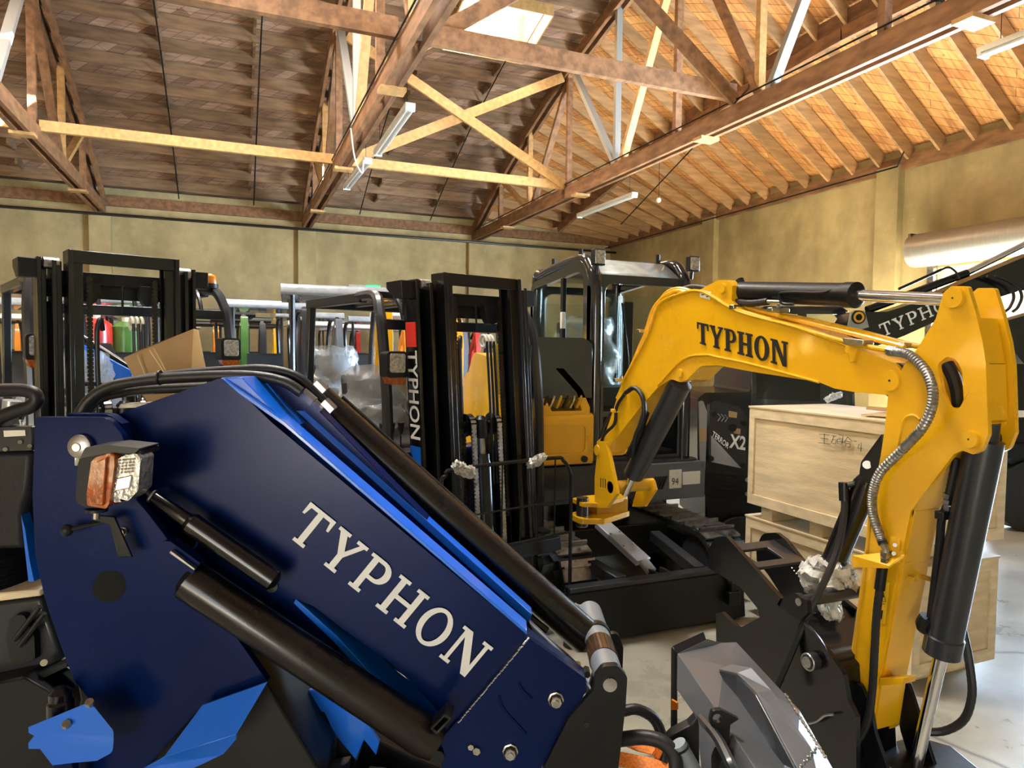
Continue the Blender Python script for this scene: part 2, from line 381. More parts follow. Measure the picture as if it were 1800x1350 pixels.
def board_mat(name, rot, c1, c2, c3, width=.14):
    m = bpy.data.materials.new(name); m.use_nodes = True; nt = m.node_tree; N = nt.nodes; L = nt.links
    b = N['Principled BSDF']; b.inputs['Roughness'].default_value = .7
    tc = N.new('ShaderNodeTexCoord'); mp = N.new('ShaderNodeMapping'); mp.inputs['Rotation'].default_value = (0, 0, rot); L.new(tc.outputs['Object'], mp.inputs[0])
    br = N.new('ShaderNodeTexBrick'); br.inputs['Scale'].default_value = 1; br.inputs['Brick Width'].default_value = 3.2; br.inputs['Row Height'].default_value = width
    br.inputs['Mortar Size'].default_value = .0035; br.inputs['Color1'].default_value = (*c1, 1); br.inputs['Color2'].default_value = (*c2, 1); br.inputs['Mortar'].default_value = (.05, .03, .02, 1)
    br.inputs['Bias'].default_value = 0; br.offset = .37; L.new(mp.outputs[0], br.inputs[0])
    # the brick pattern lies in XY only
    mp2 = N.new('ShaderNodeMapping'); mp2.inputs['Rotation'].default_value = (0, 0, rot); mp2.inputs['Scale'].default_value = (1, 9, 1); L.new(tc.outputs['Object'], mp2.inputs[0])
    n = N.new('ShaderNodeTexNoise'); n.inputs['Scale'].default_value = 2.2; n.inputs['Detail'].default_value = 8; L.new(mp2.outputs[0], n.inputs[0])
    cr = N.new('ShaderNodeValToRGB'); L.new(n.outputs[0], cr.inputs[0]); e = cr.color_ramp.elements
    e[0].position = .35; e[0].color = (.5, .42, .38, 1); e[1].position = .62; e[1].color = (1, 1, 1, 1)
    mx = N.new('ShaderNodeMix'); mx.data_type = 'RGBA'; mx.blend_type = 'MULTIPLY'; mx.inputs[0].default_value = .85
    L.new(br.outputs[0], mx.inputs[6]); L.new(cr.outputs[0], mx.inputs[7])
    n5 = N.new('ShaderNodeTexVoronoi'); n5.inputs['Scale'].default_value = 2.3; L.new(tc.outputs['Object'], n5.inputs[0])
    r5 = N.new('ShaderNodeValToRGB'); L.new(n5.outputs[0], r5.inputs[0]); e = r5.color_ramp.elements
    e[0].position = .03; e[0].color = (*c3, 1); e[1].position = .07; e[1].color = (1, 1, 1, 1)
    mx3 = N.new('ShaderNodeMix'); mx3.data_type = 'RGBA'; mx3.blend_type = 'MULTIPLY'; mx3.inputs[0].default_value = 1
    L.new(mx.outputs[2], mx3.inputs[6]); L.new(r5.outputs[0], mx3.inputs[7])
    L.new(mx3.outputs[2], b.inputs['Base Color']); M[name] = m
board_mat('sheathing_dim', R(45), (.48, .32, .22), (.25, .15, .095), (.5, .4, .3), .2)  # left boards, darkened in the colour for dimmer light
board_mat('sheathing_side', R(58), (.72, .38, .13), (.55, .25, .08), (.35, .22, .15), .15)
# ------------------------------------------------------------------ the hall
XW, YB, XL, YF = 11.72, 20.07, -13.0, -6.0
HW = 5.2
def struct(mb, name, mt, kind='structure', **k):
    o = mb.build(name, mt, None, smooth=0, **k); tag(o, kind=kind); return o
struct(MB().bx(XL, XW+.3, YF-.3, YB+.3, -.2, 0), 'floor', 'floor_concrete')
struct(MB().bx(XW+.3, 60, -45, 55, -.25, -.02), 'yard', 'asphalt')
struct(MB().bx(-50, XW+.3, -50, YF-.3, -.25, -.02), 'forecourt', 'asphalt')
w_ = MB().bx(XL-.3, XW+.3, YB, YB+.3, 0, HW+.45)
struct(w_, 'wall_back', 'wall_concrete')
struct(MB().bx(XL-.3, XL, YF, YB, 0, 9.2), 'wall_left', 'wall_concrete')
# right wall with two openings for roller doors
Y0, Y1, ZD = 2.9, 8.52, 3.2
w_ = MB()
w_.bx(XW, XW+.3, Y1, YB, 0, HW+.3); w_.bx(XW, XW+.3, -.2, Y0, 0, HW+.3); w_.bx(XW, XW+.3, Y0, Y1, ZD, HW+.3)
w_.bx(XW, XW+.3, YF, -.2, 0, HW+.3)
struct(w_, 'wall_right', 'wall_concrete')
w_ = MB(); w_.bx(XL-.3, -6.5, YF-.3, YF, 0, HW+.9); w_.bx(-3, XW+.3, YF-.3, YF, 0, HW+.9); w_.bx(-6.5, -3, YF-.3, YF, 3.6, HW+.9)  # the unseen doorway here is added to let in frontal fill
struct(w_, 'wall_front', 'wall_concrete')
# pilasters
TX = [-8.05, -3.06, 1.94, 6.93]
n = 1
for x in TX:
    struct(MB().bx(x-.24, x+.24, YB-.16, YB, 0, HW-.2), 'trim_%d' % n, 'wall_concrete'); n += 1
for y in (14.8, 9.5):
    struct(MB().bx(XW-.16, XW, y-.24, y+.24, 0, HW), 'trim_%d' % n, 'wall_concrete'); n += 1
# wooden wall plates with their bolts
def plate(a, b, nm, h=.24):
    mb = MB().bar(a, b, .09, h); return struct(mb, nm, 'wood_beam')
plate((XL, YB-.05, HW+.12), (XW, YB-.05, HW+.12), 'trim_%d' % n, .26); n += 1
plate((XW-.05, YF, HW+.02), (XW-.05, YB, HW+.02), 'trim_%d' % n); n += 1

# ---- roof shape: bowstring rise towards the middle of the hall
def zr(y):
    t = abs(y-8)/12.07
    return 8.72 - 3.42*t**1.8
HIPX = 6.93
def roof_z(x, y):
    if x <= HIPX: return zr(y)+.32
    s = (x-HIPX)/(XW-HIPX)
    return (zr(y)+.32)*(1-s) + (HW+.32)*s
# sheathing left of the last truss, with two skylight wells
SK = [(4.05, 5.85, 12.4, 13.85), (-.55, .95, 9.2, 11.2), (-.55, .95, 3.5, 5.3), (-6.3, -4.7, 9.3, 11.1), (-6.3, -4.7, 3.5, 5.3)]  # last three are unseen, added for light from above left
def roof_sheet(x0, x1, nx, name, mt):
    ys = sorted(set([YF-.3+i*(YB+.6-YF)/46 for i in range(47)] + [v for s in SK for v in s[2:]]))
    xs = sorted(set([x0+(x1-x0)*i/nx for i in range(nx+1)] + [v for s in SK for v in s[:2] if x0 < v < x1]))
    mb = MB(); vs = [(x, y, roof_z(x, min(y, 19.99))) for y in ys for x in xs]; k = len(xs); fs = []
    for j in range(len(ys)-1):
        for i in range(k-1):
            cx, cy = (xs[i]+xs[i+1])/2, (ys[j]+ys[j+1])/2
            if any(a < cx < b and c < cy < d for a, b, c, d in SK): continue
            fs.append((j*k+i, j*k+i+1, (j+1)*k+i+1, (j+1)*k+i))
    mb.add(vs, fs); o = struct(mb, name, mt)
    so = o.modifiers.new('solid', 'SOLIDIFY'); so.thickness = .04; so.offset = 1
    return o
roof_sheet(XL-.3, HIPX, 8, 'ceiling', 'sheathing_dim')
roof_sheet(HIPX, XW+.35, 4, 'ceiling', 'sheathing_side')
for q, (a, b, c, d) in enumerate(SK):
    z0 = roof_z(a, (c+d)/2)
    t = thing('skylight', ['square skylight with a pale wooden well high over the middle bay', 'skylight glowing above the long tie beam at the top left', 'added unseen skylight over the camera side of the large left bay', 'added unseen skylight high over the far left bay', 'added unseen skylight over the camera side of the far left bay'][q], 'skylight', ((a+b)/2, (c+d)/2, z0))
    zc, zd = roof_z(a, c), roof_z(a, d)
    mb = MB()
    for (p, r_) in (((a, c), (b, c)), ((b, c), (b, d)), ((b, d), (a, d)), ((a, d), (a, c))):
        za, zb = roof_z(*p)-.3, roof_z(*r_)-.3
        dx, dy = V((r_[0]-p[0], r_[1]-p[1], 0)).normalized().xy; nn = V((dy, -dx, 0))*.03
        mb.poly([[V((p[0], p[1], za)), V((r_[0], r_[1], zb)), V((r_[0], r_[1], z0+.55)), V((p[0], p[1], z0+.55))]], nn)
    mb.build('well', 'wood_new', t, smooth=0)
    MB().bar(((a+b)/2, c, z0+.5), ((a+b)/2, d, z0+.5), .05, .06).build('glazing_bar', 'black_satin', t)

# ---- trusses
ZB = 5.0
NODES = [19.9, 17.9, 15.9, 13.75, 11.7, 9.75, 7.8, 5.8, 3.8, 1.8, -.4, -2.6]
def truss(x, label):
    t = thing('roof_truss', label, 'roof truss', (x, YB, ZB), 'bowstring trusses along the hall')
    for s in (-1, 1):
        mb = MB().bar((x+s*.085, YB-.02, ZB+.13), (x+s*.085, -4.5, ZB+.13), .07, .26)
        mb.build('bottom_chord', 'wood_beam', t, smooth=0)
        mb = MB(); ys = [YB-.1-i*1.3 for i in range(19)]
        for a, b in zip(ys, ys[1:]):
            mb.bar((x+s*.085, a, zr(a)), (x+s*.085, b-.02, zr(b-.02)), .07, .24)
        mb.build('top_chord', 'wood_beam', t, smooth=0)
    for k in range(1, 5):
        y = YB-4.2*k+1.5
        MB().bar((x-.17, y, ZB-.02), (x+.17, y, ZB-.02), .22, .05).build('splice_block', 'wood_new', t, smooth=0)
    for i, y in enumerate(NODES[1:-1]):
        mt = ['wood_beam', 'wood_new', 'wood_beam', 'pale_batten'][i % 4]
        if zr(y)-ZB > .6:
            MB().bar((x, y, ZB+.1), (x, y, zr(y)), .09, .12, (1, 0, 0)).build('web_post', mt, t, smooth=0)
        y2 = NODES[i+2]; yb = y if i % 2 else y2; yt = y2 if i % 2 else y
        if zr(yt)-ZB > .5:
            MB().bar((x, yb-.12, ZB+.1), (x, yt-.12, zr(yt)), .09, .14, (1, 0, 0)).build('web_brace', ['wood_new', 'wood_beam', 'pale_batten'][i % 3], t, smooth=0)
    return t
for x, l in zip(TX, ['roof truss beyond the left edge, furthest from the side wall', 'dark wooden roof truss landing on the back wall at far left', 'dark wooden roof truss rising over the mast of the middle forklift', 'long wooden roof truss nearest the sunlit right wall']):
    truss(x, l)
# ---- sway frames between the trusses: ties and crossed braces
def beam(a, b, w, h, mt, label, name='tie_beam', cat='beam', group=None):
    o = MB().bar(a, b, w, h).build(name, mt, None, smooth=0); return tag(o, label, cat, group)
for i, (xa, xb) in enumerate(zip(TX, TX[1:])):
    wh = ['leftmost bay', 'left bay', 'middle bay'][i]
    for j, (y, d) in enumerate(((13.75, 'far'), (8.2, 'near'))):
        zt = ZB+.3 if j == 0 else ZB+.42
        beam((xa+.1, y, zt), (xb-.1, y, zt), .09, .18 if j == 0 else .24, 'wood_new' if j == 0 else 'wood_beam', 'horizontal wooden tie beam between two trusses, %s one in the %s' % (d, wh))
        if i == 2:
            zt2 = zr(y)-.15
            beam((xa+.15, y+.06, ZB+.3), (xb-.15, y+.06, zt2 if j == 0 else zt2), .06, .2, 'wood_new' if j == 0 else 'wood_beam', 'crossed brace rising to the right in the %s sway frame' % d, 'sway_brace')
            beam((xa+.15, y-.06, zt2), (xb-.15, y-.06, ZB+.3), .06, .2, 'wood_new' if j == 0 else 'wood_beam', 'crossed brace falling to the right in the %s sway frame' % d, 'sway_brace')
_o = 'first second third fourth fifth sixth seventh eighth ninth tenth eleventh twelfth thirteenth fourteenth fifteenth sixteenth seventeenth eighteenth nineteenth'.split()
_t = ['', '', 'twent', 'thirt', 'fort', 'fift']
ORD = ['zeroth'] + _o + [(_t[k//10]+'ieth') if k % 10 == 0 else (_t[k//10]+'y-'+_o[k % 10-1]) for k in range(20, 60)]
# ---- joists parallel to the back wall between trusses
for i, (xa, xb) in enumerate(zip([XL]+TX[:-1], TX)):
    lab = ['joist of the bay beyond the leftmost truss', 'joist of the leftmost bay', 'joist of the large left bay', 'joist of the middle bay'][i]
    y = YB-.5
    nj = 0
    while y > -4:
        hit = [s for s in SK if s[2]-.03 < y < s[3]+.03 and s[0] < xb and s[1] > xa]
        segs = [(xa+.0, xb)] if not hit else [(xa, hit[0][0]-.04), (hit[0][1]+.04, xb)]
        nj += 1
        for si, (a, b) in enumerate(segs):
            o = MB().bx(a, b, y-.025, y+.025, zr(y)+.06, zr(y)+.31).build('roof_joist', 'wood_joist_dim', None, smooth=0)
            tag(o, 'roof %s, %s from the back wall%s' % (lab, ORD[nj], '' if len(segs) < 2 else [', left of the skylight', ', right of the skylight'][si]), 'joist', 'joists of bay %s' % 'abcd'[i] if 0 else 'joists, '+lab[9:])
        y -= .62
# blocking lines between joists
for i, (xa, xb) in enumerate(zip(TX, TX[1:])):
    for f in (.36, .7):
        x = xa + (xb-xa)*f; mb = MB(); y = YB-.5
        while y > 2:
            if not any(s[0]-.1 < x < s[1]+.1 and s[2]-.5 < y < s[3]+.5 for s in SK):
                ym = y-.31; mb.box((x, ym, zr(ym)+.2), (.05, .57, .22))
            elif mb.v and y > 2.6:
                tag(mb.build('joist_blocking', 'wood_joist_dim', None, smooth=0), 'solid blocking %s, %s row, %s' % ('between two skylights' if y < 8 else 'from the back wall to a skylight', 'left' if f < .5 else 'right', ['left bay', 'large left bay', 'middle bay'][i]), 'blocking'); mb = MB()
            y -= .62
        o = mb.build('joist_blocking', 'wood_joist_dim', None, smooth=0)
        tag(o, 'row of solid blocking %s of the %s' % ('left' if f < .5 else 'right', ['left bay ceiling', 'large left bay ceiling', 'middle bay ceiling'][i]), 'blocking')
# ---- joists of the side bay running down to the right wall
y = YB-.6; nj = 1
while y > -3:
    a = V((HIPX+.05, y, roof_z(HIPX, y)-.17)); b = V((XW-.06, y, roof_z(XW, y)-.17))
    # the joists lean: ends on the wall sit a little nearer than on the truss
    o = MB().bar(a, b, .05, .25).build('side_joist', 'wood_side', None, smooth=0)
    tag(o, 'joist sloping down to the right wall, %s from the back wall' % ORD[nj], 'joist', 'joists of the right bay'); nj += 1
    y -= .61
xm = 9.3; mb = MB(); ys = [YB-1-i*1.5 for i in range(15)]
for a, b in zip(ys, ys[1:]): mb.bar((xm, a, roof_z(xm, a)-.42), (xm, b-.02, roof_z(xm, b-.02)-.42), .09, .22)
tag(mb.build('purlin', 'wood_beam', None, smooth=0), 'long beam carrying the joists halfway along the right bay', 'beam')
mb = MB(); y = YB-.9
while y > -2.5:
    mb.box((xm, y, roof_z(xm, y)-.18), (.05, .55, .24)); y -= .61
tag(mb.build('joist_blocking', 'wood_beam', None, smooth=0), 'row of solid blocks between the joists over the right bay beam', 'blocking')
# ---- tie rods, conduits
def rod(pts, r, label, mt='black_satin', name='tie_rod', cat='rod', k=0):
    return tag(MB().tube(pts, r, 6, k).build(name, mt), label, cat)
def under(x, y, d=.1): return V((x, y, roof_z(x, y)-.32-d))
rod([under(3.35, YB-.4-i*.9, .05) for i in range(20)], .014, 'thin iron rod under the middle bay joists left of the skylight')
rod([under(-1.25, YB-.4-i*.9, .05) for i in range(20)], .016, 'thin iron rod hanging under the large left bay, left one')
rod([under(.55, YB-.4-i*.9, .05) for i in range(9)], .016, 'thin iron rod hanging under the large left bay, right one')
rod([under(5.4, YB-.4-i*.9, .05) for i in range(8)], .014, 'thin iron rod under the middle bay joists right of the skylight')
rod([V((11.2, 19.5, 5.0)), V((11.2, 9.0, 5.05)), V((11.1, 8.8, 5.25))], .016, 'long thin pipe running under the joists along the right wall')
rod([V((9.9, 16.4, 5.15)), V((8.55, 9.9, 6.35)), V((8.5, 9.8, 6.55))], .016, 'slanting thin pipe under the right bay beam')
rod([V((XL, YB-.35, HW-.28)), V((XW, YB-.35, HW-.28))], .035, 'dark pipe running along the foot of the roof on the back wall', name='wall_pipe', cat='pipe')
rod([V((HIPX+.13, YB-1, ZB+.33)), V((HIPX+.13, 2, ZB+.36))], .014, 'cable lying along the last truss above its lower chord', name='power_cable', cat='cable')
rod([V((HIPX-.14, YB-1, ZB+.30)), V((HIPX-.14, 2, ZB+.31))], .012, 'thin wire stapled to the left face of the last truss', name='power_cable', cat='cable')
rod([V((TX[2]-.14, YB-1, ZB+.27)), V((TX[2]-.14, 2, ZB+.28))], .012, 'thin wire stapled along the truss over the middle forklift', name='power_cable', cat='cable')
# ---- fluorescent battens
def batten_lamp(a, b, label, k):
    a, b = V(a), V(b); c = (a+b)/2
    t = thing('fluorescent_lamp', label, 'ceiling lamp', c, 'hanging fluorescent lamps')
    d = (b-a).normalized(); s = d.cross(V((0, 0, 1))).normalized()
    MB().bar(a, b, .13, .06).build('housing', 'white_enamel', t, .004)
    mb = MB()
    for q in (-.04, .04): mb.cyl(a+s*q-V((0, 0, .045))+d*.04, b+s*q-V((0, 0, .045))-d*.04, .016, n=8)
    mb.build('lamp_tube', 'lamp_tube', t)
    for e in (a+d*.03, b-d*.03): MB().box(e-V((0, 0, .04)), (.13, .04, .06), None).build('lamp_holder', 'white_enamel', t, smooth=0)
    for e in (a+d*.2, b-d*.2): MB().cyl(e, V((e.x, e.y, e.z+.5)), .004, n=5).build('hanger', 'black_satin', t)
batten_lamp((2.11, 8.65, 4.72), (2.13, 10.9, 4.72), 'white twin tube lamp under the middle truss, the nearer of two in line', 0)
batten_lamp((2.07, 11.35, 4.72), (2.03, 13.4, 4.72), 'white twin tube lamp under the middle truss, the farther of two in line', 1)
batten_lamp((7.24, 11.5, 4.7), (7.23, 13.8, 4.7), 'white fluorescent lamp below the last truss above the cab', 2)
batten_lamp((7.2, 2.9, 4.75), (7.17, 4.85, 4.75), 'white fluorescent lamp hanging at the upper right edge', 3)
t = thing('light_bulb', 'small bare bulb hanging in the right bay', 'light bulb', (9, 13.3, 5.1))
MB().ball((9, 13.3, 5.1), .06).build('bulb', 'lamp_tube', t); MB().cyl((9, 13.3, 5.15), (9, 13.3, 6.3), .006, n=5).build('wire', 'black_satin', t)
t = thing('flood_lamp', 'black round flood lamp fixed on the last truss at the top right', 'lamp', (7.0, 5.15, 5.45))
MB().pcyl((7.0, 5.2, 5.5), (6.75, 5.0, 5.4), [(0, .05), (.05, .09), (.2, .13), (.22, .13)]).build('lamp_head', 'black_satin', t)
MB().box((7.02, 5.2, 5.38), (.06, .06, .2)).build('bracket', 'black_satin', t)
rod([V((1.75, 11.1, 5.1)), V((1.8, 11.0, 4.6)), V((1.95, 11.2, 4.45)), V((2.0, 11.4, 4.75))], .012, 'pale lamp cord looping from the middle truss to the twin lamps', 'white_enamel', 'lamp_cord', 'cable', 6)
# ---- exit sign on the back wall
t = thing('exit_sign', 'green exit sign on the back wall seen through the cab glass', 'sign', (3.63, YB-.03, 3.3))
MB().bx(3.1, 3.6, YB-.05, YB-.01, 3.15, 3.5).build('sign_frame', 'sticker', t)
MB().bx(3.6, 4.0, YB-.07, YB-.01, 3.15, 3.5).build('sign_panel', 'exit_green', t)
# ---- roller door: drum above the opening, guides
t = thing('roller_shutter', 'grey rolled up shutter drum above the bright doorway on the right', 'roller shutter', (XW-.35, 5.6, 3.45))
MB().cyl((XW-.32, Y0-.3, 3.5), (XW-.32, 8.75, 3.5), .3, n=28).build('drum', 'drum_metal', t)
for y in (Y0-.04, Y1+.08): MB().bx(XW-.1, XW-.002, y-.06, y+.06, 0, 3.3).build('guide_rail', 'steel', t)
for y in (Y0-.3, 8.72): MB().bx(XW-.5, XW, y-.02, y+.03, 3.3, 3.8).build('end_plate', 'dark_grey', t)
# yard beyond the doorway: a pale building to close the view
t = thing('yard_building', 'sunlit white building standing across the yard beyond the doorway', 'building', (26, 10, 0))
MB().bx(26, 34, -8, 30, 0, 5.5).build('wall', 'white_enamel', t, smooth=0)
for y in (4, 9, 14): MB().bx(25.95, 26.02, y, y+1.6, 1.0, 2.4).build('window', 'glass_dark', t, smooth=0)
def gz(x, y, z=0):
    d = ray(x, y); return CAM + d*((z-1.6)/d.z)
YF_ = V((0, -1, 0)); XF_ = V((-1, 0, 0))
# ------------------------------------------------------------------ the yellow excavator (faces the viewer, boom along Y)
ex = thing('mini_excavator', 'yellow excavator with black cab, its lettered boom reaching towards the viewer', 'excavator', (2.4, 4.3, 0))
PX = PL((1.96, 0, 0), (1, 0, 0)); T = .13
boom = MB().pp(PX, [(1049, 776), (1063, 764), (1076, 727), (1092, 676), (1137, 591), (1157, 537, 20), (1190, 517, 16), (1233, 508), (1262, 492, 12), (1279, 492, 10), (1287, 502), (1286, 528, 8), (1299, 545),
     (1400, 573), (1507, 613), (1576, 640, 20), (1597, 672, 22), (1576, 696, 16), (1501, 689), (1467, 683), (1440, 672), (1320, 653), (1262, 642, 12), (1232, 643, 14), (1207, 668, 8), (1196, 672, 8), (1180, 666, 8), (1156, 681), (1127, 714), (1073, 783), (1060, 800, 10), (1048, 795, 8)], T).build('boom', 'yellow_paint', ex, .004)
tag(boom, 'yellow bent boom with black lettering')
# raised edge strips along the boom, nose boss and pins
ol = [(1092, 676), (1137, 591), (1157, 537), (1190, 518), (1233, 512), (1297, 547), (1400, 575), (1505, 613)]
MB().tube([PX.pt(x, y, -.004) for x, y in ol], .007, 8, 4).build('weld_edge', 'yellow_paint', boom)
MB().tube([PX.pt(x, y, -.004) for x, y in [(1156, 678), (1200, 632), (1240, 624), (1262, 628), (1320, 640), (1440, 672)]], .005, 8, 4).build('weld_edge', 'yellow_paint', boom)
def disc(pl, x, y, r, t, name, mt, par, off=0, bev=0.002):
    c = pl.pt(x, y, off); return MB().pcyl(c, c-pl.n, [(0, r), (t-.003, r), (t, r-.001)], 28).build(name, mt, par)
disc(PX, 1568, 669, .034, .012, 'pivot_pin', 'yellow_paint', boom)
disc(PX, 1568, 669, .004, .014, 'grease_point', 'black_ink', boom)
disc(PX, 1271, 507, .022, .01, 'pivot_pin', 'yellow_paint', boom)
disc(PX, 1196, 656, .022, .01, 'pivot_pin', 'yellow_paint', boom)
c = MB().poly([[PX.pt(*p, -.002) for p in ((1231, 509), (1250, 513), (1248, 527), (1230, 522))]], V((-.001, 0, 0))).build('warning_sticker', 'sticker', boom, smooth=0)
for q in ((1235, 515), (1243, 518)): MB().torus(PX.pt(*q, -.005), (1, 0, 0), .009, .002, 10, 5, .75).build('hook_symbol', 'black_ink', c)
O = PX.pt(1226, 603, -.003); E = PX.pt(1386, 646, -.003); up = PX.pt(1222, 566, -.003)-O; up = V((0, up.y*.3, up.z))
slab_word(MB(), 'TYPHON', O, E, up, (-1, 0, 0), .002, .24, .1).build('lettering', 'black_ink', boom, smooth=0)
# boom cross bracket plate near the nose
MB().pp(PX, [(1486, 606), (1507, 612), (1500, 636), (1494, 637), (1492, 622), (1484, 618)], .012, off=-.012).build('pipe_bracket', 'yellow_paint', boom, .001)
MB().pp(PX, [(1480, 594), (1518, 598), (1516, 608), (1484, 606)], .05, off=-.03).build('pipe_clamp', 'zinc', boom, .002)
MB().pp(PX, [(1560, 600), (1590, 603), (1588, 612), (1562, 611)], .05, off=.05).build('pipe_clamp', 'zinc', boom, .002)
# oil pipes along the boom
def pipe(pts, r, mt, name, par, off=0, rib=0, k=6, n=10): return MB().tube([PX.pt(p[0], p[1], p[2] if len(p) > 2 else off) for p in pts], r, n, k, rib).build(name, mt, par)
pipe([(1085, 700, .02), (1130, 596, .02), (1150, 540, .02), (1185, 512, .02), (1225, 520, .01), (1300, 546, .01), (1400, 576, .0), (1490, 602, -.005), (1562, 616, -.01)], .009, 'yellow_paint', 'oil_pipe', boom)
pipe([(1090, 700, .06), (1134, 590, .06), (1160, 528, .06), (1190, 507, .06), (1240, 520, .05), (1330, 545, .05), (1430, 570, .05), (1520, 592, .05), (1590, 610, .05)], .009, 'yellow_paint', 'oil_pipe', boom)
pipe([(1310, 540, .09), (1420, 562, .09), (1520, 585, .09), (1600, 606, .09), (1640, 612, .09)], .009, 'yellow_paint', 'oil_pipe', boom)
pipe([(1310, 552, .03), (1400, 579, .02), (1480, 600, .01)], .007, 'yellow_dull', 'oil_pipe', boom)
for q in ((1092, 668), (1134, 582), (1300, 540), (1368, 545)):
    p = PX.pt(q[0], q[1], .03); MB().box(p, (.09, .03, .018)).build('pipe_clamp', 'zinc', boom, .003)
    MB().cyl(p, p+V((0, 0, .022)), .008, n=6).build('bolt', 'steel', boom)
# hoses at the lower end of the boom
pipe([(1100, 690, -.02), (1116, 682, -.02), (1130, 700, -.02), (1131, 735, -.02), (1118, 765, -.02), (1112, 800, 0)], .012, 'hose_rubber', 'hydraulic_hose', ex, rib=.08, k=10)
pipe([(1098, 692, -.01), (1084, 715, -.01), (1080, 745, -.01), (1062, 765, -.02), (1050, 800, .03)], .009, 'hose_rubber', 'hydraulic_hose', ex)
pipe([(1088, 700, .04), (1072, 730, .04), (1058, 760, .05), (1052, 790, .09)], .009, 'hose_rubber', 'hydraulic_hose', ex)
pipe([(1192, 512, .09), (1215, 505, .1), (1235, 506, .1), (1262, 512, .1)], .014, 'hose_rubber', 'hydraulic_hose', ex, rib=.08)
p = PX.pt(1081, 722, -.01); MB().box(p, (.04, .035, .02)).build('pipe_clamp', 'yellow_paint', boom, .003)
# dipper cylinder on top of the boom
def ram(par, pl, a, b, c, r, rr, mt='black_satin', name='hydraulic_cylinder', off=.065, eye=.03, over=.04):
    A, B, C_ = pl.pt(*a, off), pl.pt(*b, off), pl.pt(*c, off); L = (B-A).length
    o = MB().pcyl(A, B, [(0, r*.75), (.012, r), (L-.05, r), (L-.048, r*1.08), (L-.006, r*1.08), (L, r*.8)], 28).build(name, mt, par)
    MB().cyl(B, C_, rr, n=20).build('piston_rod', 'chrome', o)
    return o
dc = ram(ex, PX, (1287, 512), (1508, 519), (1672, 527), .043, .02)
pipe([(1395, 535, .03), (1375, 533, .02), (1370, 518, .02), (1385, 514, .02), (1440, 515, .02), (1462, 510, .03)], .006, 'black_satin', 'port_pipe', dc)
MB().cyl(PX.pt(1350, 530, .02), PX.pt(1372, 531, .02), .008).build('hose_fitting', 'zinc', dc)
MB().cyl(PX.pt(1300, 492, .06), PX.pt(1303, 500, .06), .018).build('port_plug', 'black_satin', dc)
pipe([(1290, 530, .03), (1320, 533, .03), (1350, 530, .03)], .014, 'hose_rubber', 'hydraulic_hose', ex, rib=.08)
# boom lift cylinder under the boom
A, B = PX.pt(1199, 668, .06), PX.pt(1112, 838, .06)
lc = MB().pcyl(A, B, [(0, .03), (.02, .056), ((B-A).length*.97, .056), ((B-A).length, .035)], 24).build('lift_cylinder', 'dark_grey', ex)
MB().cyl(B, PX.pt(1098, 868, .06), .022).build('piston_rod', 'chrome', lc)
MB().tube([PX.pt(1135, 725, -.0), PX.pt(1122, 765, -.0), PX.pt(1106, 800, 0)], .02, 8).build('port_block', 'black_satin', lc)
# swing bracket
sb = MB(); sbp = [(1050, 776, 10), (1063, 775, 8), (1069, 795), (1079, 842, 6), (1084, 868), (1066, 893), (1045, 893), (1045, 840), (1049, 800)]
sb.pp(PX, sbp, .022, off=-.02)
sbo = sb.build('swing_bracket', 'yellow_paint', ex, .003)
MB().poly([[V((2.185, y, z)) for y, z in [(p.y, p.z) for p in [PX.pt(x, y) for x, y in ((1063, 850), (1085, 848), (1090, 866), (1072, 896), (1052, 896))]]]], (.022, 0, 0)).build('bracket_plate', 'yellow_paint', sbo, .003)
q = PX.pt(1078, 856); MB().cyl(q+V((-.02, 0, 0)), q+V((.26, 0, 0)), .034, n=24).build('cross_tube', 'yellow_dull', sbo)
q = PX.pt(1055, 791); MB().pcyl(q+V((-.025, 0, 0)), q+V((.17, 0, 0)), [(0, .03), (.015, .036), (.17, .036), (.19, .03)]).build('pivot_boss', 'yellow_paint', sbo)
g = PX.pt(1042, 900)
zt, zb_ = PX.pt(1045, 880).z, PX.pt(1045, 912).z
yb = g.y
MB().poly([[V((x, y, zt)) for x, y in rp([(1.86, yb-.06, .03), (1.97, yb-.1, .02), (2.21, yb+.02), (2.21, yb+.14), (1.95, yb+.12), (1.86, yb+.08, .03)])]], (0, 0, -.022)).build('upper_lug', 'yellow_paint', sbo, .003)
MB().poly([[V((x, y, zb_+.02)) for x, y in rp([(1.84, yb-.07, .03), (1.97, yb-.12, .02), (2.21, yb+.0), (2.21, yb+.14), (1.95, yb+.12), (1.84, yb+.08, .03)])]], (0, 0, -.03)).build('lower_lug', 'yellow_paint', sbo, .003)
MB().bx(1.99, 2.2, yb, yb+.12, zb_+.01, zt-.01).build('bracket_web', 'yellow_dull', sbo, .003)
MB().cyl((1.89, yb, zb_-.04), (1.89, yb, zt+.02), .035, n=20).build('swing_pin', 'dark_grey', sbo)
MB().cyl((1.89, yb, zb_-.045), (1.89, yb, zb_-.01), .03, n=16).build('pin_foot', 'yellow_dull', sbo)
for k in range(3): MB().cyl(PX.pt(1056+k*4, 840+k, -.021), PX.pt(1056+k*4, 856+k, -.021), .0025, n=6).build('grease_line', 'black_ink', sbo)
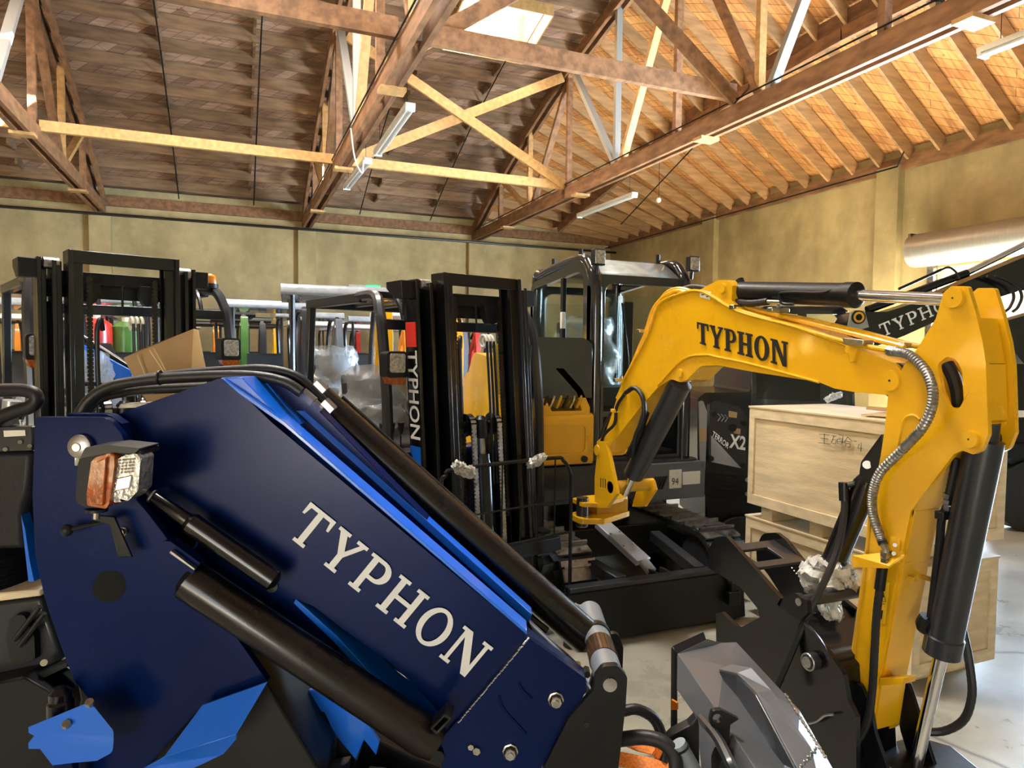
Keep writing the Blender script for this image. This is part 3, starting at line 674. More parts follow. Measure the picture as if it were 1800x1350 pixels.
# ---- stick
st = thing('dipper_arm', None, None); bpy.data.objects.remove(st)
near = [(1613, 612, 12), (1645, 560), (1658, 515, 12), (1672, 503, 8), (1701, 503, 6), (1715, 549), (1727, 600), (1733, 640), (1737, 763, 8), (1726, 792, 14), (1711, 799, 8), (1692, 792, 8), (1676, 799, 10), (1601, 898), (1583, 990), (1545, 1190), (1530, 1290, 8), (1506, 1298, 8), (1479, 1262), (1484, 1220), (1502, 1119), (1519, 980), (1530, 887), (1548, 802), (1555, 755), (1561, 696), (1590, 640)]
hole = [(1648, 640, 10), (1664, 627, 8), (1682, 632, 8), (1691, 652), (1694, 702, 8), (1686, 719, 8), (1668, 716, 8), (1655, 685)]
ears = [(1613, 612), (1645, 560), (1658, 515, 12), (1672, 503, 8), (1701, 503, 6), (1715, 549), (1727, 600), (1733, 640), (1737, 763, 8), (1726, 792, 14), (1711, 799, 8), (1692, 792, 8), (1676, 799, 10), (1620, 870), (1570, 870), (1600, 740), (1590, 640)]
arm = MB().pp(PX, near, .016, [hole], off=-.004).build('stick', 'yellow_paint', ex, .003)
tag(arm, 'yellow stick hanging down from the boom nose')
MB().poly([[q+V((T-.012, 0, 0)) for q in [PX.pt(x, y) for x, y in rp(near)]], [q+V((T-.012, 0, 0)) for q in [PX.pt(x, y) for x, y in rp(hole)]]], (.016, 0, 0)).build('far_plate', 'yellow_paint', arm, .003)
# webs of the box section: front, back
def web(pts, x0, x1, name, mt, t=.012):
    P = [PX.pt(x, y) for x, y in pts]; mb = MB()
    for a, b in zip(P, P[1:]):
        n_ = V((0, (b-a).z, -(b-a).y)).normalized()*t
        mb.poly([[V((x0, a.y, a.z)), V((x0, b.y, b.z)), V((x1, b.y, b.z)), V((x1, a.y, a.z))]], n_)
    return mb.build(name, mt, arm, .001)
web([(1601, 896), (1581, 990), (1544, 1190), (1531, 1280)], 1.965, 1.965+T-.02, 'front_web', 'yellow_paint')
web([(1700, 560), (1714, 640), (1718, 740), (1690, 775), (1640, 800), (1596, 905)], 1.965, 1.965+T-.02, 'ear_web', 'yellow_paint')
web([(1562, 700), (1556, 755), (1531, 887), (1520, 980), (1503, 1119), (1485, 1220)], 1.965, 1.965+T-.02, 'back_web', 'yellow_paint')
disc(PX, 1679, 524, .03, .012, 'pivot_pin', 'yellow_paint', arm, -.004)
disc(PX, 1707, 772, .026, .012, 'pivot_pin', 'yellow_paint', arm, -.004)
disc(PX, 1679, 524, .003, .014, 'grease_point', 'black_ink', arm, -.004); disc(PX, 1707, 772, .003, .014, 'grease_point', 'black_ink', arm, -.004)
pc = PX.pt(1568, 669)
MB().cyl(pc+V((.012, 0, 0)), pc+V((.15, 0, 0)), .058, n=28).build('pivot_boss', 'dark_grey', arm)
MB().tube([PX.pt(x, y, -.002) for x, y in ((1586, 750), (1592, 735), (1606, 730), (1618, 738))], .006, 8).build('weld_edge', 'yellow_paint', arm)
MB().tube([PX.pt(x, y, -.002) for x, y in ((1575, 815), (1582, 770), (1592, 735), (1606, 730))], .005, 8).build('weld_edge', 'yellow_paint', arm)
MB().tube([PX.pt(x, y, -.004) for x, y in ((1531, 887), (1523, 980), (1508, 1090), (1490, 1215))], .007, 8).build('weld_edge', 'yellow_dull', arm)
MB().tube([PX.pt(x, y, .07) for x, y in ((1664, 640), (1675, 660), (1684, 690), (1686, 716))], .02, 10).build('inner_hose', 'hose_rubber', arm)
# hose bracket with red-tagged pins and safety stickers
hb = MB().poly([[PX.pt(x, y, -.01)+V((dx, 0, 0)) for x, y, dx in ((1521, 973, -.06), (1521, 990, -.06), (1574, 993, -.03), (1590, 975, 0), (1585, 968, 0), (1545, 972, 0))]], (0, 0, -.008)).build('hose_bracket', 'yellow_paint', arm, .001)
MB().pp(PX, [(1563, 941, 4), (1582, 947, 6), (1580, 992, 5), (1560, 985)], .008, off=-.012).build('bracket_tab', 'yellow_paint', hb, .001)
for q in ((1573, 958), (1571, 973)): MB().cyl(PX.pt(*q, -.012), PX.pt(*q, -.024), .007, n=6).build('bolt', 'steel', hb)
for q in ((1596, 1015), (1622, 1014)): MB().cyl(PX.pt(*q, .03 if q[0] < 1600 else .1), PX.pt(q[0]+3, q[1]+1, .03 if q[0] < 1600 else .1)+V((0, -.02, 0)), .008, n=8).build('threaded_boss', 'yellow_dull', arm)
MB().pp(PX, [(1538, 1017), (1563, 1024), (1555, 1097), (1531, 1090)], .001, off=-.006).build('safety_sticker', 'sticker_yellow', arm, smooth=0)
def line_px(pl, pts, r, name, mt, par, off, closed=False):
    P = [pl.pt(x, y, off) for x, y in pts]; P = P+[P[0]] if closed else P
    return MB().tube(P, r, 5, 0).build(name, mt, par)
line_px(PX, [(1543, 1056), (1557, 1058), (1551, 1032)], .0012, 'warning_triangle', 'black_ink', arm, -.008, True)
MB().pp(PX, [(1547, 1048), (1551, 1040), (1554, 1049), (1551, 1052)], .001, off=-.0085).build('warning_figure', 'black_ink', arm, smooth=0)
line_px(PX, [(1537, 1060), (1556, 1062)], .001, 'sticker_line', 'black_ink', arm, -.008)
MB().pp(PX, [(1546, 1072), (1552, 1073), (1550, 1088), (1544, 1087)], .001, off=-.0085).build('warning_figure', 'black_ink', arm, smooth=0)
pipe([(1562, 617, -.012), (1598, 624, -.03), (1629, 655, -.045), (1640, 700, -.05), (1624, 748, -.045), (1585, 792, -.03), (1548, 830, -.03), (1534, 868, -.03), (1535, 905, -.03), (1548, 945, -.025), (1553, 958, -.025)], .0135, 'braid', 'steel_braided_hose', arm, rib=.16, k=18, n=12)
MB().cyl(PX.pt(1562, 616, -.012), PX.pt(1576, 619, -.016), .017, n=6).build('hose_fitting', 'zinc', arm)
MB().tube([PX.pt(x, y, -.025) for x, y in ((1553, 958), (1558, 970), (1556, 985), (1553, 998))], .011, 10).build('elbow_fitting', 'zinc', arm)
for y in (970, 982): MB().cyl(PX.pt(1557, y, -.025), PX.pt(1556, y+8, -.025), .017, n=6).build('fitting_nut', 'zinc', arm)
pipe([(1551, 1000, -.028), (1547, 1030, -.03), (1541, 1080, -.03), (1537, 1150, -.03), (1533, 1215, -.03), (1524, 1270, -.04), (1500, 1312, -.06), (1475, 1332, -.08)], .0125, 'hose_rubber', 'hydraulic_hose', arm, rib=.05, k=10)
MB().cyl(PX.pt(1551, 998, -.028), PX.pt(1546, 1036, -.028), .0165, n=12).build('hose_ferrule', 'black_satin', arm)
# foot of the stick, tipping link with pins
MB().pp(PX, [(1546, 1192), (1588, 1192), (1586, 1203), (1545, 1206)], .06, off=-.008).build('link_stop', 'yellow_paint', arm, .002)
lk = MB().pp(PX, [(1488, 1200, 14), (1512, 1202, 12), (1530, 1240), (1538, 1290), (1560, 1352), (1575, 1400), (1530, 1400), (1515, 1300), (1493, 1245), (1486, 1222, 8)], .014, off=-.03).build('tipping_link', 'black_satin', ex, .002)
MB().cyl(PX.pt(1494, 1223, -.03), PX.pt(1494, 1223, -.036), .012).build('red_cap', 'red_plastic', lk)
lk2 = MB().pp(PX, [(1462, 1240), (1490, 1256, 10), (1512, 1292, 14), (1505, 1330), (1480, 1345), (1450, 1320)], .02, off=-.04).build('bucket_ear', 'black_satin', ex, .002)
MB().cyl(PX.pt(1477, 1297, -.04), PX.pt(1477, 1297, -.05), .012).build('red_cap', 'red_plastic', lk2)
MB().poly([[V((2.1, PX.pt(x, y).y, PX.pt(x, y).z)) for x, y in ((1512, 1200), (1545, 1215), (1600, 1400), (1560, 1400), (1530, 1300))]], (.014, 0, 0)).build('tipping_link', 'black_satin', ex, .002)
PXm = PL((2.03, 0, 0), (1, 0, 0))
bk = MB().poly([[PX.pt(x, y, -.02) for x, y in ((1440, 1345), (1500, 1325), (1560, 1345), (1620, 1400), (1610, 1560), (1500, 1600), (1400, 1500))]], (.3, 0, 0)).build('bucket', 'black_satin', ex, .004)
# bucket cylinder on the front of the stick
A, B, Cc = PXm.pt(1738, 742), PXm.pt(1655, 1148), PXm.pt(1600, 1385); L = (B-A).length
bc = MB().pcyl(A, B, [(0, .03), (.05, .035), (.055, .05), (L-.06, .05), (L-.056, .054), (L, .054)], 28).build('bucket_cylinder', 'dark_grey', ex)
tag(bc, 'dark blue grey bucket cylinder')
MB().cyl(B, Cc, .02, n=20).build('piston_rod', 'chrome', bc)
MB().cyl(PX.pt(1707, 772, .014), PX.pt(1707, 772, .014)+V((.09, 0, 0)), .03).build('cylinder_pin', 'black_satin', bc)
pm = lambda pts, r, mt, name, par, rib=0: MB().tube([PXm.pt(*p) for p in pts], r, 10, 8, rib).build(name, mt, par)
pm([(1681, 806, -.02), (1672, 850, -.02), (1666, 878, -.02)], .011, 'hose_rubber', 'hydraulic_hose', bc, .1)
for y in (868, 878, 888): MB().cyl(PXm.pt(1667, y, -.02), PXm.pt(1665, y+8, -.02), .015, n=6).build('fitting_nut', 'steel', bc)
pm([(1664, 890, -.02), (1655, 915, -.03), (1652, 950, -.03), (1645, 1010, -.03), (1636, 1085, -.03)], .012, 'black_satin', 'port_pipe', bc)
MB().box(PXm.pt(1660, 905, -.025), (.05, .03, .025)).build('pipe_clamp', 'black_satin', bc, .003)
MB().tube([PXm.pt(*q) for q in ((1632, 1085, -.03), (1625, 1100, -.03), (1645, 1108, .0))], .025, 10).build('port_block', 'black_satin', bc)
pm([(1650, 960, -.03), (1655, 975, .0), (1660, 1000, .03), (1675, 1050, .08), (1695, 1120, .1), (1706, 1180, .1), (1708, 1225, .1), (1694, 1265, .1), (1660, 1285, .08), (1620, 1286, .04)], .0125, 'hose_rubber', 'hydraulic_hose', ex, .05)
# thumb cylinder hanging on the inner side of the stick
PT = PL((2.02, 0, 0), (1, 0, 0))
th = MB().pp(PT, [(1549, 763), (1552, 800), (1536, 850), (1518, 848), (1510, 832, 8), (1513, 812, 8)], .05, off=-.03).build('thumb_bracket', 'black_paint', ex, .002)
MB().cyl(PT.pt(1524, 817, -.03), PT.pt(1524, 817, -.037), .014).build('pivot_pin', 'steel', th)
A, B = PT.pt(1528, 838), PT.pt(1460, 1000); L = (B-A).length
tc_ = MB().pcyl(A, B, [(0, .03), (.03, .042), (L-.03, .042), (L-.028, .046), (L, .044)], 24).build('thumb_cylinder', 'black_paint', ex)
MB().cyl(B, PT.pt(1428, 1060), .018).build('piston_rod', 'chrome', tc_)
MB().tube([PT.pt(1490, 853, -.05), PT.pt(1505, 850, -.03), PT.pt(1512, 853, 0)], .01).build('elbow_fitting', 'black_satin', tc_)
MB().cyl(PT.pt(1483, 848, -.05), PT.pt(1484, 880, -.05), .017, n=12).build('hose_ferrule', 'black_satin', tc_)
MB().tube([PT.pt(*q) for q in ((1484, 870, -.05), (1484, 900, -.06), (1474, 960, -.09), (1455, 1010, -.14), (1420, 1080, -.2), (1390, 1150, -.25), (1362, 1215, -.3))], .012, 10, 10, .06).build('hydraulic_hose', 'hose_rubber', tc_)
# crumpled foam wrapped over the rod
random.seed(3)
def crumple(pts, radii, name, mt, par, amp=.012, n=26, k=7):
    P = crv(pts, k); m = len(P); mb = MB(); vs = []
    for i, p in enumerate(P):
        t = i/(m-1)*(len(radii)-1); j = min(int(t), len(radii)-2); r = radii[j]*(1-t+j)+radii[j+1]*(t-j)
        d = (P[min(i+1, m-1)]-P[max(i-1, 0)]).normalized(); x = d.orthogonal().normalized(); y = d.cross(x)
        for q in range(n):
            a = 2*math.pi*q/n; rr = r*(1+.12*math.sin(3*a+i*.9))+random.uniform(-amp, amp)
            vs.append(p+(x*math.cos(a)+y*math.sin(a))*rr+d*random.uniform(-amp, amp))
    fs = [(i*n+j, i*n+(j+1) % n, (i+1)*n+(j+1) % n, (i+1)*n+j) for i in range(m-1) for j in range(n)]
    mb.add(vs, fs+[tuple(range(n))[::-1], tuple(range((m-1)*n, m*n))]); return mb.build(name, mt, par, smooth=60)
crumple([PT.pt(1446, 982, -.02), PT.pt(1450, 1010, -.02), PT.pt(1452, 1045, -.02), PT.pt(1468, 1090, -.02)], [.05, .085, .075, .04, .02], 'foam_wrap', 'bubble_wrap', tc_, .014)
crumple([PT.pt(1462, 1000, .02), PT.pt(1485, 1012, .02), PT.pt(1494, 1040, .02)], [.045, .04, .012], 'foam_wrap', 'bubble_wrap', tc_, .012)
# ---- upper body
def rr_poly(y0, y1, z0, z1, r): return rp([(y0, z0, r), (y1, z0, r), (y1, z1, r), (y0, z1, r)])
cx0, cx1, cy0, cy1, cz0, cz1 = 2.25, 3.08, 4.12, 5.12, .82, 2.28
cab = thing('cab', None, None, (0, 0, 0)); cab.parent = ex; cab.location = (0, 0, 0)
bpy.data.objects.remove(cab)
fr = MB()
for x in (cx0, cx1-.05):
    fr.poly([[V((x, y, z)) for y, z in rp([(cy0-.02, cz0), (cy1, cz0), (cy1, cz1-.12, .1), (cy0+.1, cz1-.02, .16), (cy0-.02, cz1-.25, .1)])],
             [V((x, y, z)) for y, z in rp([(cy0+.08, cz0+.45), (cy1-.05, cz0+.45), (cy1-.05, cz1-.17, .05), (cy0+.1, cz1-.1, .1)])]], (.05, 0, 0))
for y in (cy0-.02, cy1-.06):
    fr.poly([[V((x, y, z)) for x, z in rp([(cx0, cz0), (cx1, cz0), (cx1, cz1-.14, .08), (cx0, cz1-.14, .08)])],
             [V((x, y, z)) for x, z in rp([(cx0+.11, cz0+.06), (cx1-.1, cz0+.06), (cx1-.1, cz1-.2, .08), (cx0+.11, cz1-.2, .08)])]], (0, .06, 0))
cabo = fr.build('cab_frame', 'cab_paint', ex, .006)
for x in (cx0+.045, cx1-.045): MB().tube([V((x, cy0-.0, cz0)), V((x, cy0-.01, 1.6)), V((x, cy0, cz1-.24)), V((x, cy0+.06, cz1-.09)), V((x, cy0+.22, cz1-.02)), V((x, cy1-.15, cz1-.07)), V((x, cy1-.03, cz1-.2)), V((x, cy1-.03, cz0))], .045, 12, 6).build('cab_post', 'cab_paint', cabo)
MB().poly([[V((x, cy0+.24, z)) for x, z in rp([(cx0+.02, cz1-.1), (cx1-.02, cz1-.1), (cx1-.05, cz1-.0, .04), (cx0+.05, cz1-.0, .04)])]], (0, cy1-cy0-.25, 0)).build('roof', 'cab_paint', cabo, .01)
vz = MB(); k = 6
vs = []
for i in range(k+1):
    t = i/k; y = cy0-.02+.34*t; z = cz1-.155+.165*math.sin(t*math.pi/2)
    vs += [V((cx0+.1, y, z)), V((cx1-.1, y, z))]
vz.add(vs, [(2*i, 2*i+1, 2*i+3, 2*i+2) for i in range(k)]); o = vz.build('roof_visor', 'tint_roof', cabo)
s_ = o.modifiers.new('s', 'SOLIDIFY'); s_.thickness = .008
MB().bx(cx0+.1, cx1-.1, cy0+.0, cy0+.008, cz0+.06, cz1-.28).build('windscreen', 'glass', cabo, smooth=0)
MB().bx(cx0+.02, cx0+.028, cy0+.1, cy1-.07, cz0+.44, cz1-.15).build('side_window', 'glass', cabo, smooth=0)
MB().bx(cx1-.03, cx1-.022, cy0+.1, cy1-.07, cz0+.44, cz1-.15).build('side_window', 'glass', cabo, smooth=0)
MB().bx(cx0+.1, cx1-.1, cy1-.04, cy1-.03, cz0+.3, cz1-.28).build('rear_window', 'glass', cabo, smooth=0)
ym_ = 4.55
MB().bx(cx0+.0, cx0+.03, ym_-.02, ym_+.02, cz0+.46, cz1-.13).build('window_bar', 'black_satin', cabo, .003)
MB().bx(cx0-.01, cx0+.02, ym_-.03, ym_+.0, 1.78, 1.9).build('window_latch', 'sticker', cabo, .003)
MB().bx(cx0+.0, cx0+.02, ym_+.05, ym_+.22, 1.42, 1.46).build('window_sticker', 'sticker_yellow', cabo, smooth=0)
MB().bx(cx0+.28, cx0+.34, cy0-.01, cy0+.02, 1.35, 1.96).build('wiper', 'black_satin', cabo, .002)
MB().tube([V((cx0+.2, cy0-.03, 1.0)), V((cx0+.3, cy0-.03, 1.4)), V((cx0+.24, cy0-.03, 1.95))], .008, 6).build('wiper_arm', 'black_satin', cabo)
MB().bx(cx0+.1, cx1-.1, cy0-.01, cy0+.01, 1.16, 1.2).build('windscreen_bar', 'cab_paint', cabo, .002)
# seat and controls behind the glass
seat = MB().poly([[V((2.45, y, z)) for y, z in rp([(4.55, 1.2), (5.0, 1.2), (5.04, 1.85, .05), (4.94, 1.85, .05), (4.88, 1.36), (4.55, 1.34)])]], (.42, 0, 0)).build('operator_seat', 'seat_vinyl', ex, .03)
crumple([V((2.66, 4.95, 1.3)), V((2.66, 4.94, 1.6)), V((2.66, 4.95, 1.88))], [.26, .25, .2], 'seat_cover', 'plastic_wrap', seat, .015)
for x in (2.42, 2.92):
    MB().tube([V((x, 4.5, 1.2)), V((x, 4.42, 1.35)), V((x, 4.4, 1.48))], .012, 8).build('control_lever', 'black_plastic', seat)
    MB().ball((x, 4.4, 1.52), .03, 10, (1, 1, 1.7)).build('lever_grip', 'black_plastic', seat)
MB().bx(cx0+.06, cx1-.06, cy0+.05, cy1-.05, .84, .9).build('cab_floor', 'black_plastic', ex, .01)
MB().bx(cx0+.06, cx1-.06, 4.75, cy1-.06, .9, 1.2).build('seat_box', 'black_satin', ex, .01)
for x in (2.28, 3.05):
    l = MB().poly([[V((x-.045, cy0-.08, z)) for z in (2.19, 2.3)] + [V((x+.045, cy0-.08, z)) for z in (2.3, 2.19)]], (0, .05, 0)).build('work_light', 'black_plastic', ex, .008)
    MB().bx(x-.037, x+.037, cy0-.086, cy0-.078, 2.2, 2.29).build('lens', 'lens', l, .002)
    MB().cyl((x, cy0-.04, 2.14), (x, cy0-.05, 2.22), .012).build('light_bracket', 'black_satin', l)
for x, y in ((2.35, 4.9), (2.3, 4.35), (2.95, 4.35)): MB().cyl((x, y, 2.26), (x, y, 2.34), .016, n=8).build('roof_stud', 'black_satin', ex)
# platform, skirts, engine side
MB().poly([[V((x, y, .6)) for x, y in rp([(1.78, 4.0, .1), (3.12, 4.0, .1), (3.12, 5.3, .3), (2.45, 5.55, .3), (1.78, 5.3, .3)])]], (0, 0, .25)).build('platform', 'dark_grey', ex, .01)
MB().bx(2.62, 3.13, 3.97, 4.02, .58, .84).build('front_skirt', 'grey_paint', ex, .006)
for k in range(5):
    a = V((2.67+k*.022, 3.965, .66)); MB().bar(a, a+V((.04, 0, .09)), .01, .012, (0, 1, 0)).build('vent_slot', 'black_ink', ex, smooth=0)
t1 = MB().bx(2.82, 2.92, 3.962, 3.969, .66, .79).build('number_sticker', 'sticker', ex, smooth=0)
text_mesh('number', '94', (2.835, 3.961, .685), (.06, 0, 0), (0, 0, .07), 'dark_grey', t1, .0, .0005)
t1 = MB().bx(2.93, 3.08, 3.962, 3.969, .68, .77).build('data_plate', 'white_enamel', ex, smooth=0)
eb = MB().poly([[V((1.76, y, z)) for y, z in rp([(3.98, .86, .04), (5.35, .86, .1), (5.4, 1.25, .2), (5.1, 1.6, .1), (4.3, 1.52, .1), (4.3, 1.22), (3.98, 1.2, .04)])]], (.46, 0, 0)).build('engine_cover', 'yellow_paint', ex, .02)
tag(eb, 'yellow engine cover beside the cab')
MB().poly([[V((x, 3.972, z)) for x, z in rr_poly(1.82, 2.17, .93, 1.14, .04)], [V((x, 3.972, z)) for x, z in rr_poly(1.835, 2.155, .945, 1.125, .04)]], (0, .02, 0)).build('panel_rim', 'yellow_paint', eb, .004)
MB().cyl((2.15, 3.985, .9), (2.15, 3.965, .9), .022).build('lock', 'black_satin', eb)
ar = MB().poly([[V((x, 4.0, z)) for x, z in rp([(1.8, 1.16), (2.2, 1.16), (2.2, 1.24), (2.14, 1.36, .06), (2.0, 1.5), (1.94, 1.5), (2.1, 1.34), (2.14, 1.22), (1.92, 1.22), (1.86, 1.32, .05), (1.78, 1.36), (1.78, 1.2)])]], (0, .1, 0)).build('cover_arch', 'yellow_paint', eb, .01)
MB().poly([[V((1.755, y, z)) for y, z in rp([(4.0, 1.3), (4.55, 1.3), (4.7, 1.66, .1), (4.0, 1.7, .1)])]], (.46, 0, 0)).build('tank_cover', 'cab_paint', ex, .02)
MB().poly([[V((x, 3.985, z)) for x, z in rp([(1.76, 1.36), (1.9, 1.44, .05), (1.98, 1.56), (2.2, 1.58), (2.2, 1.66), (2.14, 1.7, .02), (1.8, 1.7, .03), (1.76, 1.64)])]], (0, .03, 0)).build('tank_fascia', 'cab_paint', ex, .01)
for k in range(6): MB().tube([V((1.86+k*.05, 4.02, 1.24)), V((1.88+k*.05, 4.0, 1.3)), V((1.92+k*.045, 4.05, 1.36))], .012, 6).build('engine_hose', ['hose_rubber', 'zinc', 'yellow_dull'][k % 3], ex)
MB().poly([[V((1.8, y, z)) for y, z in rp([(5.1, .86), (5.5, .9, .1), (5.5, 1.4, .15), (5.1, 1.5)])]], (1.28, 0, 0)).build('counterweight', 'yellow_paint', ex, .04)
# ---- undercarriage
def track(par, x0, x1, y0, y1, h, pads=26, mt='black_satin'):
    r = h/2; yc0, yc1 = y0+r, y1-r; per = 2*(yc1-yc0)+2*math.pi*r
    def pos(s):
        s %= per; a = yc1-yc0
        if s < a: return V((0, yc0+s, h)), V((0, 1, 0))
        s -= a
        if s < math.pi*r: q = s/r; return V((0, yc1+r*math.sin(q), r+r*math.cos(q))), V((0, math.cos(q), -math.sin(q)))
        s -= math.pi*r
        if s < a: return V((0, yc1-s, 0)), V((0, -1, 0))
        s -= a; q = s/r; return V((0, yc0-r*math.sin(q), r-r*math.cos(q))), V((0, -math.cos(q), math.sin(q)))
    belt = MB()
    n_ = pads*2; pts = [pos(per*i/n_)[0] for i in range(n_)]
    inner = []
    for i in range(n_):
        p, d = pos(per*i/n_); nn = V((0, -d.z, d.y)); nn = nn if True else nn
        inner.append(p - V((0, -d.z, d.y))*.03)
    belt.poly([[V((x0, p.y, p.z)) for p in pts], [V((x0, p.y, p.z)) for p in inner]], (x1-x0, 0, 0))
    bo = belt.build('track_belt', 'rubber', par)
    lug = MB()
    for i in range(pads):
        p, d = pos(per*(i+.5)/pads); nn = V((0, -d.z, d.y))
        c_ = V(((x0+x1)/2, p.y, p.z)) - nn*.0
        M_ = Matrix((V((1, 0, 0)), d, nn)).transposed()
        lug.box(c_+nn*.006, (x1-x0, per/pads*.8, .012), M_); lug.box(c_+nn*.022+d*.02, (x1-x0, .014, .03), M_)
    lo = lug.build('track_pads', mt, par); tag(lo, kind='stuff')
    for y in (yc0, yc1):
        MB().pcyl((x0+.02, y, r), (x1-.02, y, r), [(0, r*.5), (.01, r-.05), (x1-x0-.06, r-.05), (x1-x0-.04, r*.5)], 20).build('track_wheel', 'dark_grey', par)
    for i in range(3):
        y = yc0+(yc1-yc0)*(i+.5)/3; MB().cyl((x0+.03, y, .1), (x1-.03, y, .1), .07).build('track_roller', 'dark_grey', par)
    MB().bx(x0+.05, x1-.05, yc0, yc1, .12, h-.08).build('track_frame', 'black_satin', par, .01)
track(ex, 1.77, 2.0, 3.5, 5.25, .43, mt='steel'); track(ex, 2.84, 3.12, 3.5, 5.25, .43, mt='steel')
MB().bx(1.9, 2.84, 4.0, 4.8, .22, .42).build('undercarriage', 'black_satin', ex, .01)
MB().cyl((2.42, 4.4, .42), (2.42, 4.4, .62), .3, n=28).build('slew_ring', 'black_satin', ex)
bl = MB()
prof = [(3.26, 0), (3.22, .02), (3.235, .15), (3.215, .3), (3.235, .335), (3.26, .33), (3.26, .15), (3.28, 0)]
bl.poly([[V((1.66, y, z)) for y, z in prof]], (1.2, 0, 0)); blo = bl.build('dozer_blade', 'black_satin', ex, .003)
MB().bx(1.66, 2.86, 3.2, 3.27, .315, .34).build('blade_rim', 'dark_grey', blo, .004)
for a, b in (((1.93, 3.9, .36), (2.02, 3.28, .31)), ((2.66, 3.9, .36), (2.56, 3.28, .31))):
    MB().bar(a, b, .07, .07).build('blade_arm', 'dark_grey', blo, .006)
a, b = V((2.16, 3.75, .52)), V((2.26, 3.42, .36))
MB().bar(a, b, .12, .035).build('cylinder_guard', 'grey_light', blo, .004)
for q in ((.04, .12), (-.04, .12), (.04, .24), (-.04, .24)):
    d_ = (b-a).normalized(); s2 = d_.cross(V((0, 0, 1))).normalized(); u2 = s2.cross(d_)
    p = a+d_*q[1]+s2*q[0]; MB().cyl(p, p+u2*.024, .007, n=6).build('bolt', 'zinc', blo)
c2 = V((2.3, 3.3, .27)); MB().cyl(b, b+(c2-b)*.5, .032).build('blade_cylinder', 'grey_light', blo)
MB().cyl(b+(c2-b)*.5, c2, .018).build('piston_rod', 'chrome', blo); MB().ball(c2+V((0, 0, .03)), .012).build('red_cap', 'red_plastic', blo)
for x in (2.26, 2.34): MB().bx(x-.008, x+.008, 3.26, 3.36, .24, .34).build('clevis_plate', 'dark_grey', blo, .002)
hk = MB().torus((2.74, 3.2, .27), (0, 1, 0), .03, .012, 16, 6).build('tow_hook', 'black_satin', blo)
MB().bx(2.7, 2.78, 3.17, 3.22, .12, .2).build('hook_base', 'black_satin', blo, .006); MB().bx(2.72, 2.76, 3.18, 3.21, .18, .25).build('hook_neck', 'black_satin', blo, .006)
# ------------------------------------------------------------------ blue loader in the foreground (stands across the view)
ld = thing('compact_loader', 'dark blue compact loader filling the lower left, pale lettering on its lowered arm', 'loader', (V(CAM)+_f*1.75+_r*-.6)*1)
ld.location.z = 0
A0, A1, A2, A3, A4 = frontal(1.42), frontal(1.5), frontal(1.62), frontal(1.76), frontal(1.84)
# tower side plate (nearest plate)
MB().pp(A0, [(62, 733, 6), (190, 734, 30), (216, 766, 30), (226, 830), (240, 880), (262, 905), (300, 955), (470, 1198), (355, 1240), (248, 1360), (200, 1700), (150, 1700), (128, 1352), (128, 1328), (185, 1326, 22), (201, 1296, 18), (165, 1240), (131, 1198), (105, 1130), (78, 1050), (62, 975), (57, 870)], .02, [circ(1e-9+195, 1029, 27)]).build('tower_plate', 'blue_paint', ld, .002)
MB().pp(A0, [(118, 727), (190, 728, 30), (214, 745), (222, 790), (212, 790), (190, 734), (118, 732)], .03, off=.03).build('tower_plate', 'blue_paint', ld, .002)
MB().cyl(A0.pt(195, 1029, .0), A0.pt(195, 1029, .03), .034, n=28).build('access_hole_cover', 'black_satin', ld)
# folded step, the light on it painted as brighter blue
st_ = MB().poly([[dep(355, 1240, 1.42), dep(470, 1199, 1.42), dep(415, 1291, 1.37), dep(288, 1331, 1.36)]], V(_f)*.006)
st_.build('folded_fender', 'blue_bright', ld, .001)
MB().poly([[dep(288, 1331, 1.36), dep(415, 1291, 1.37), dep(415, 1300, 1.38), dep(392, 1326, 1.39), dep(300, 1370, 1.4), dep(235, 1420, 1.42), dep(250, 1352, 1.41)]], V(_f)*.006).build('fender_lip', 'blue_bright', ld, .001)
# inner body mass
for z0, z1, nm, mt, pts in (
    (1.46, 1.98, 'engine_housing', 'black_satin', [(80, 905), (230, 880), (300, 975), (470, 1205), (560, 1352), (560, 1750), (150, 1750), (110, 1352), (140, 1230)]),
    (1.85, 2.05, 'rear_tower', 'blue_paint', [(150, 760), (215, 745), (350, 700), (440, 800), (430, 1200), (150, 1200)])):
    MB().pp(frontal(z0), pts, z1-z0).build(nm, mt, ld, .006)
# ---- lift arm: near side plate
armp = [(196, 735), (222, 722), (386, 665, 4), (425, 692), (480, 745), (925, 1114), (930, 1121), (1030, 1194, 6), (1030, 1214), (985, 1290), (945, 1352), (900, 1420), (790, 1400), (765, 1300), (480, 1142), (310, 985), (232, 880), (216, 790)]
slot = [(520, 1053), (552, 1066, 4), (600, 1104), (690, 1168), (745, 1222), (785, 1268), (770, 1282), (670, 1206), (590, 1120)]
la = MB().pp(A1, armp, .055, [slot]).build('lift_arm', 'blue_paint', ld, .002)
tag(la, 'dark blue lift arm with pale lettering')
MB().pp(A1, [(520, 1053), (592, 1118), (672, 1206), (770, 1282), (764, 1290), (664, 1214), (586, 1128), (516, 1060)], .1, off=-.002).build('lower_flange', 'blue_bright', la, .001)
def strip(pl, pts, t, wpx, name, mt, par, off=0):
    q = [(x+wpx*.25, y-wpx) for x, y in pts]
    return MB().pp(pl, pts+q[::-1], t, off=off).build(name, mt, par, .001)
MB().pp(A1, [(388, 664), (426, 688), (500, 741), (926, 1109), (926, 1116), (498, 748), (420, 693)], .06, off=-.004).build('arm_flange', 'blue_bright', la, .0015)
MB().pp(A2, [(520, 722), (535, 722), (935, 1080), (930, 1094)], .045).build('inner_flange', 'blue_bright', la, .0015)
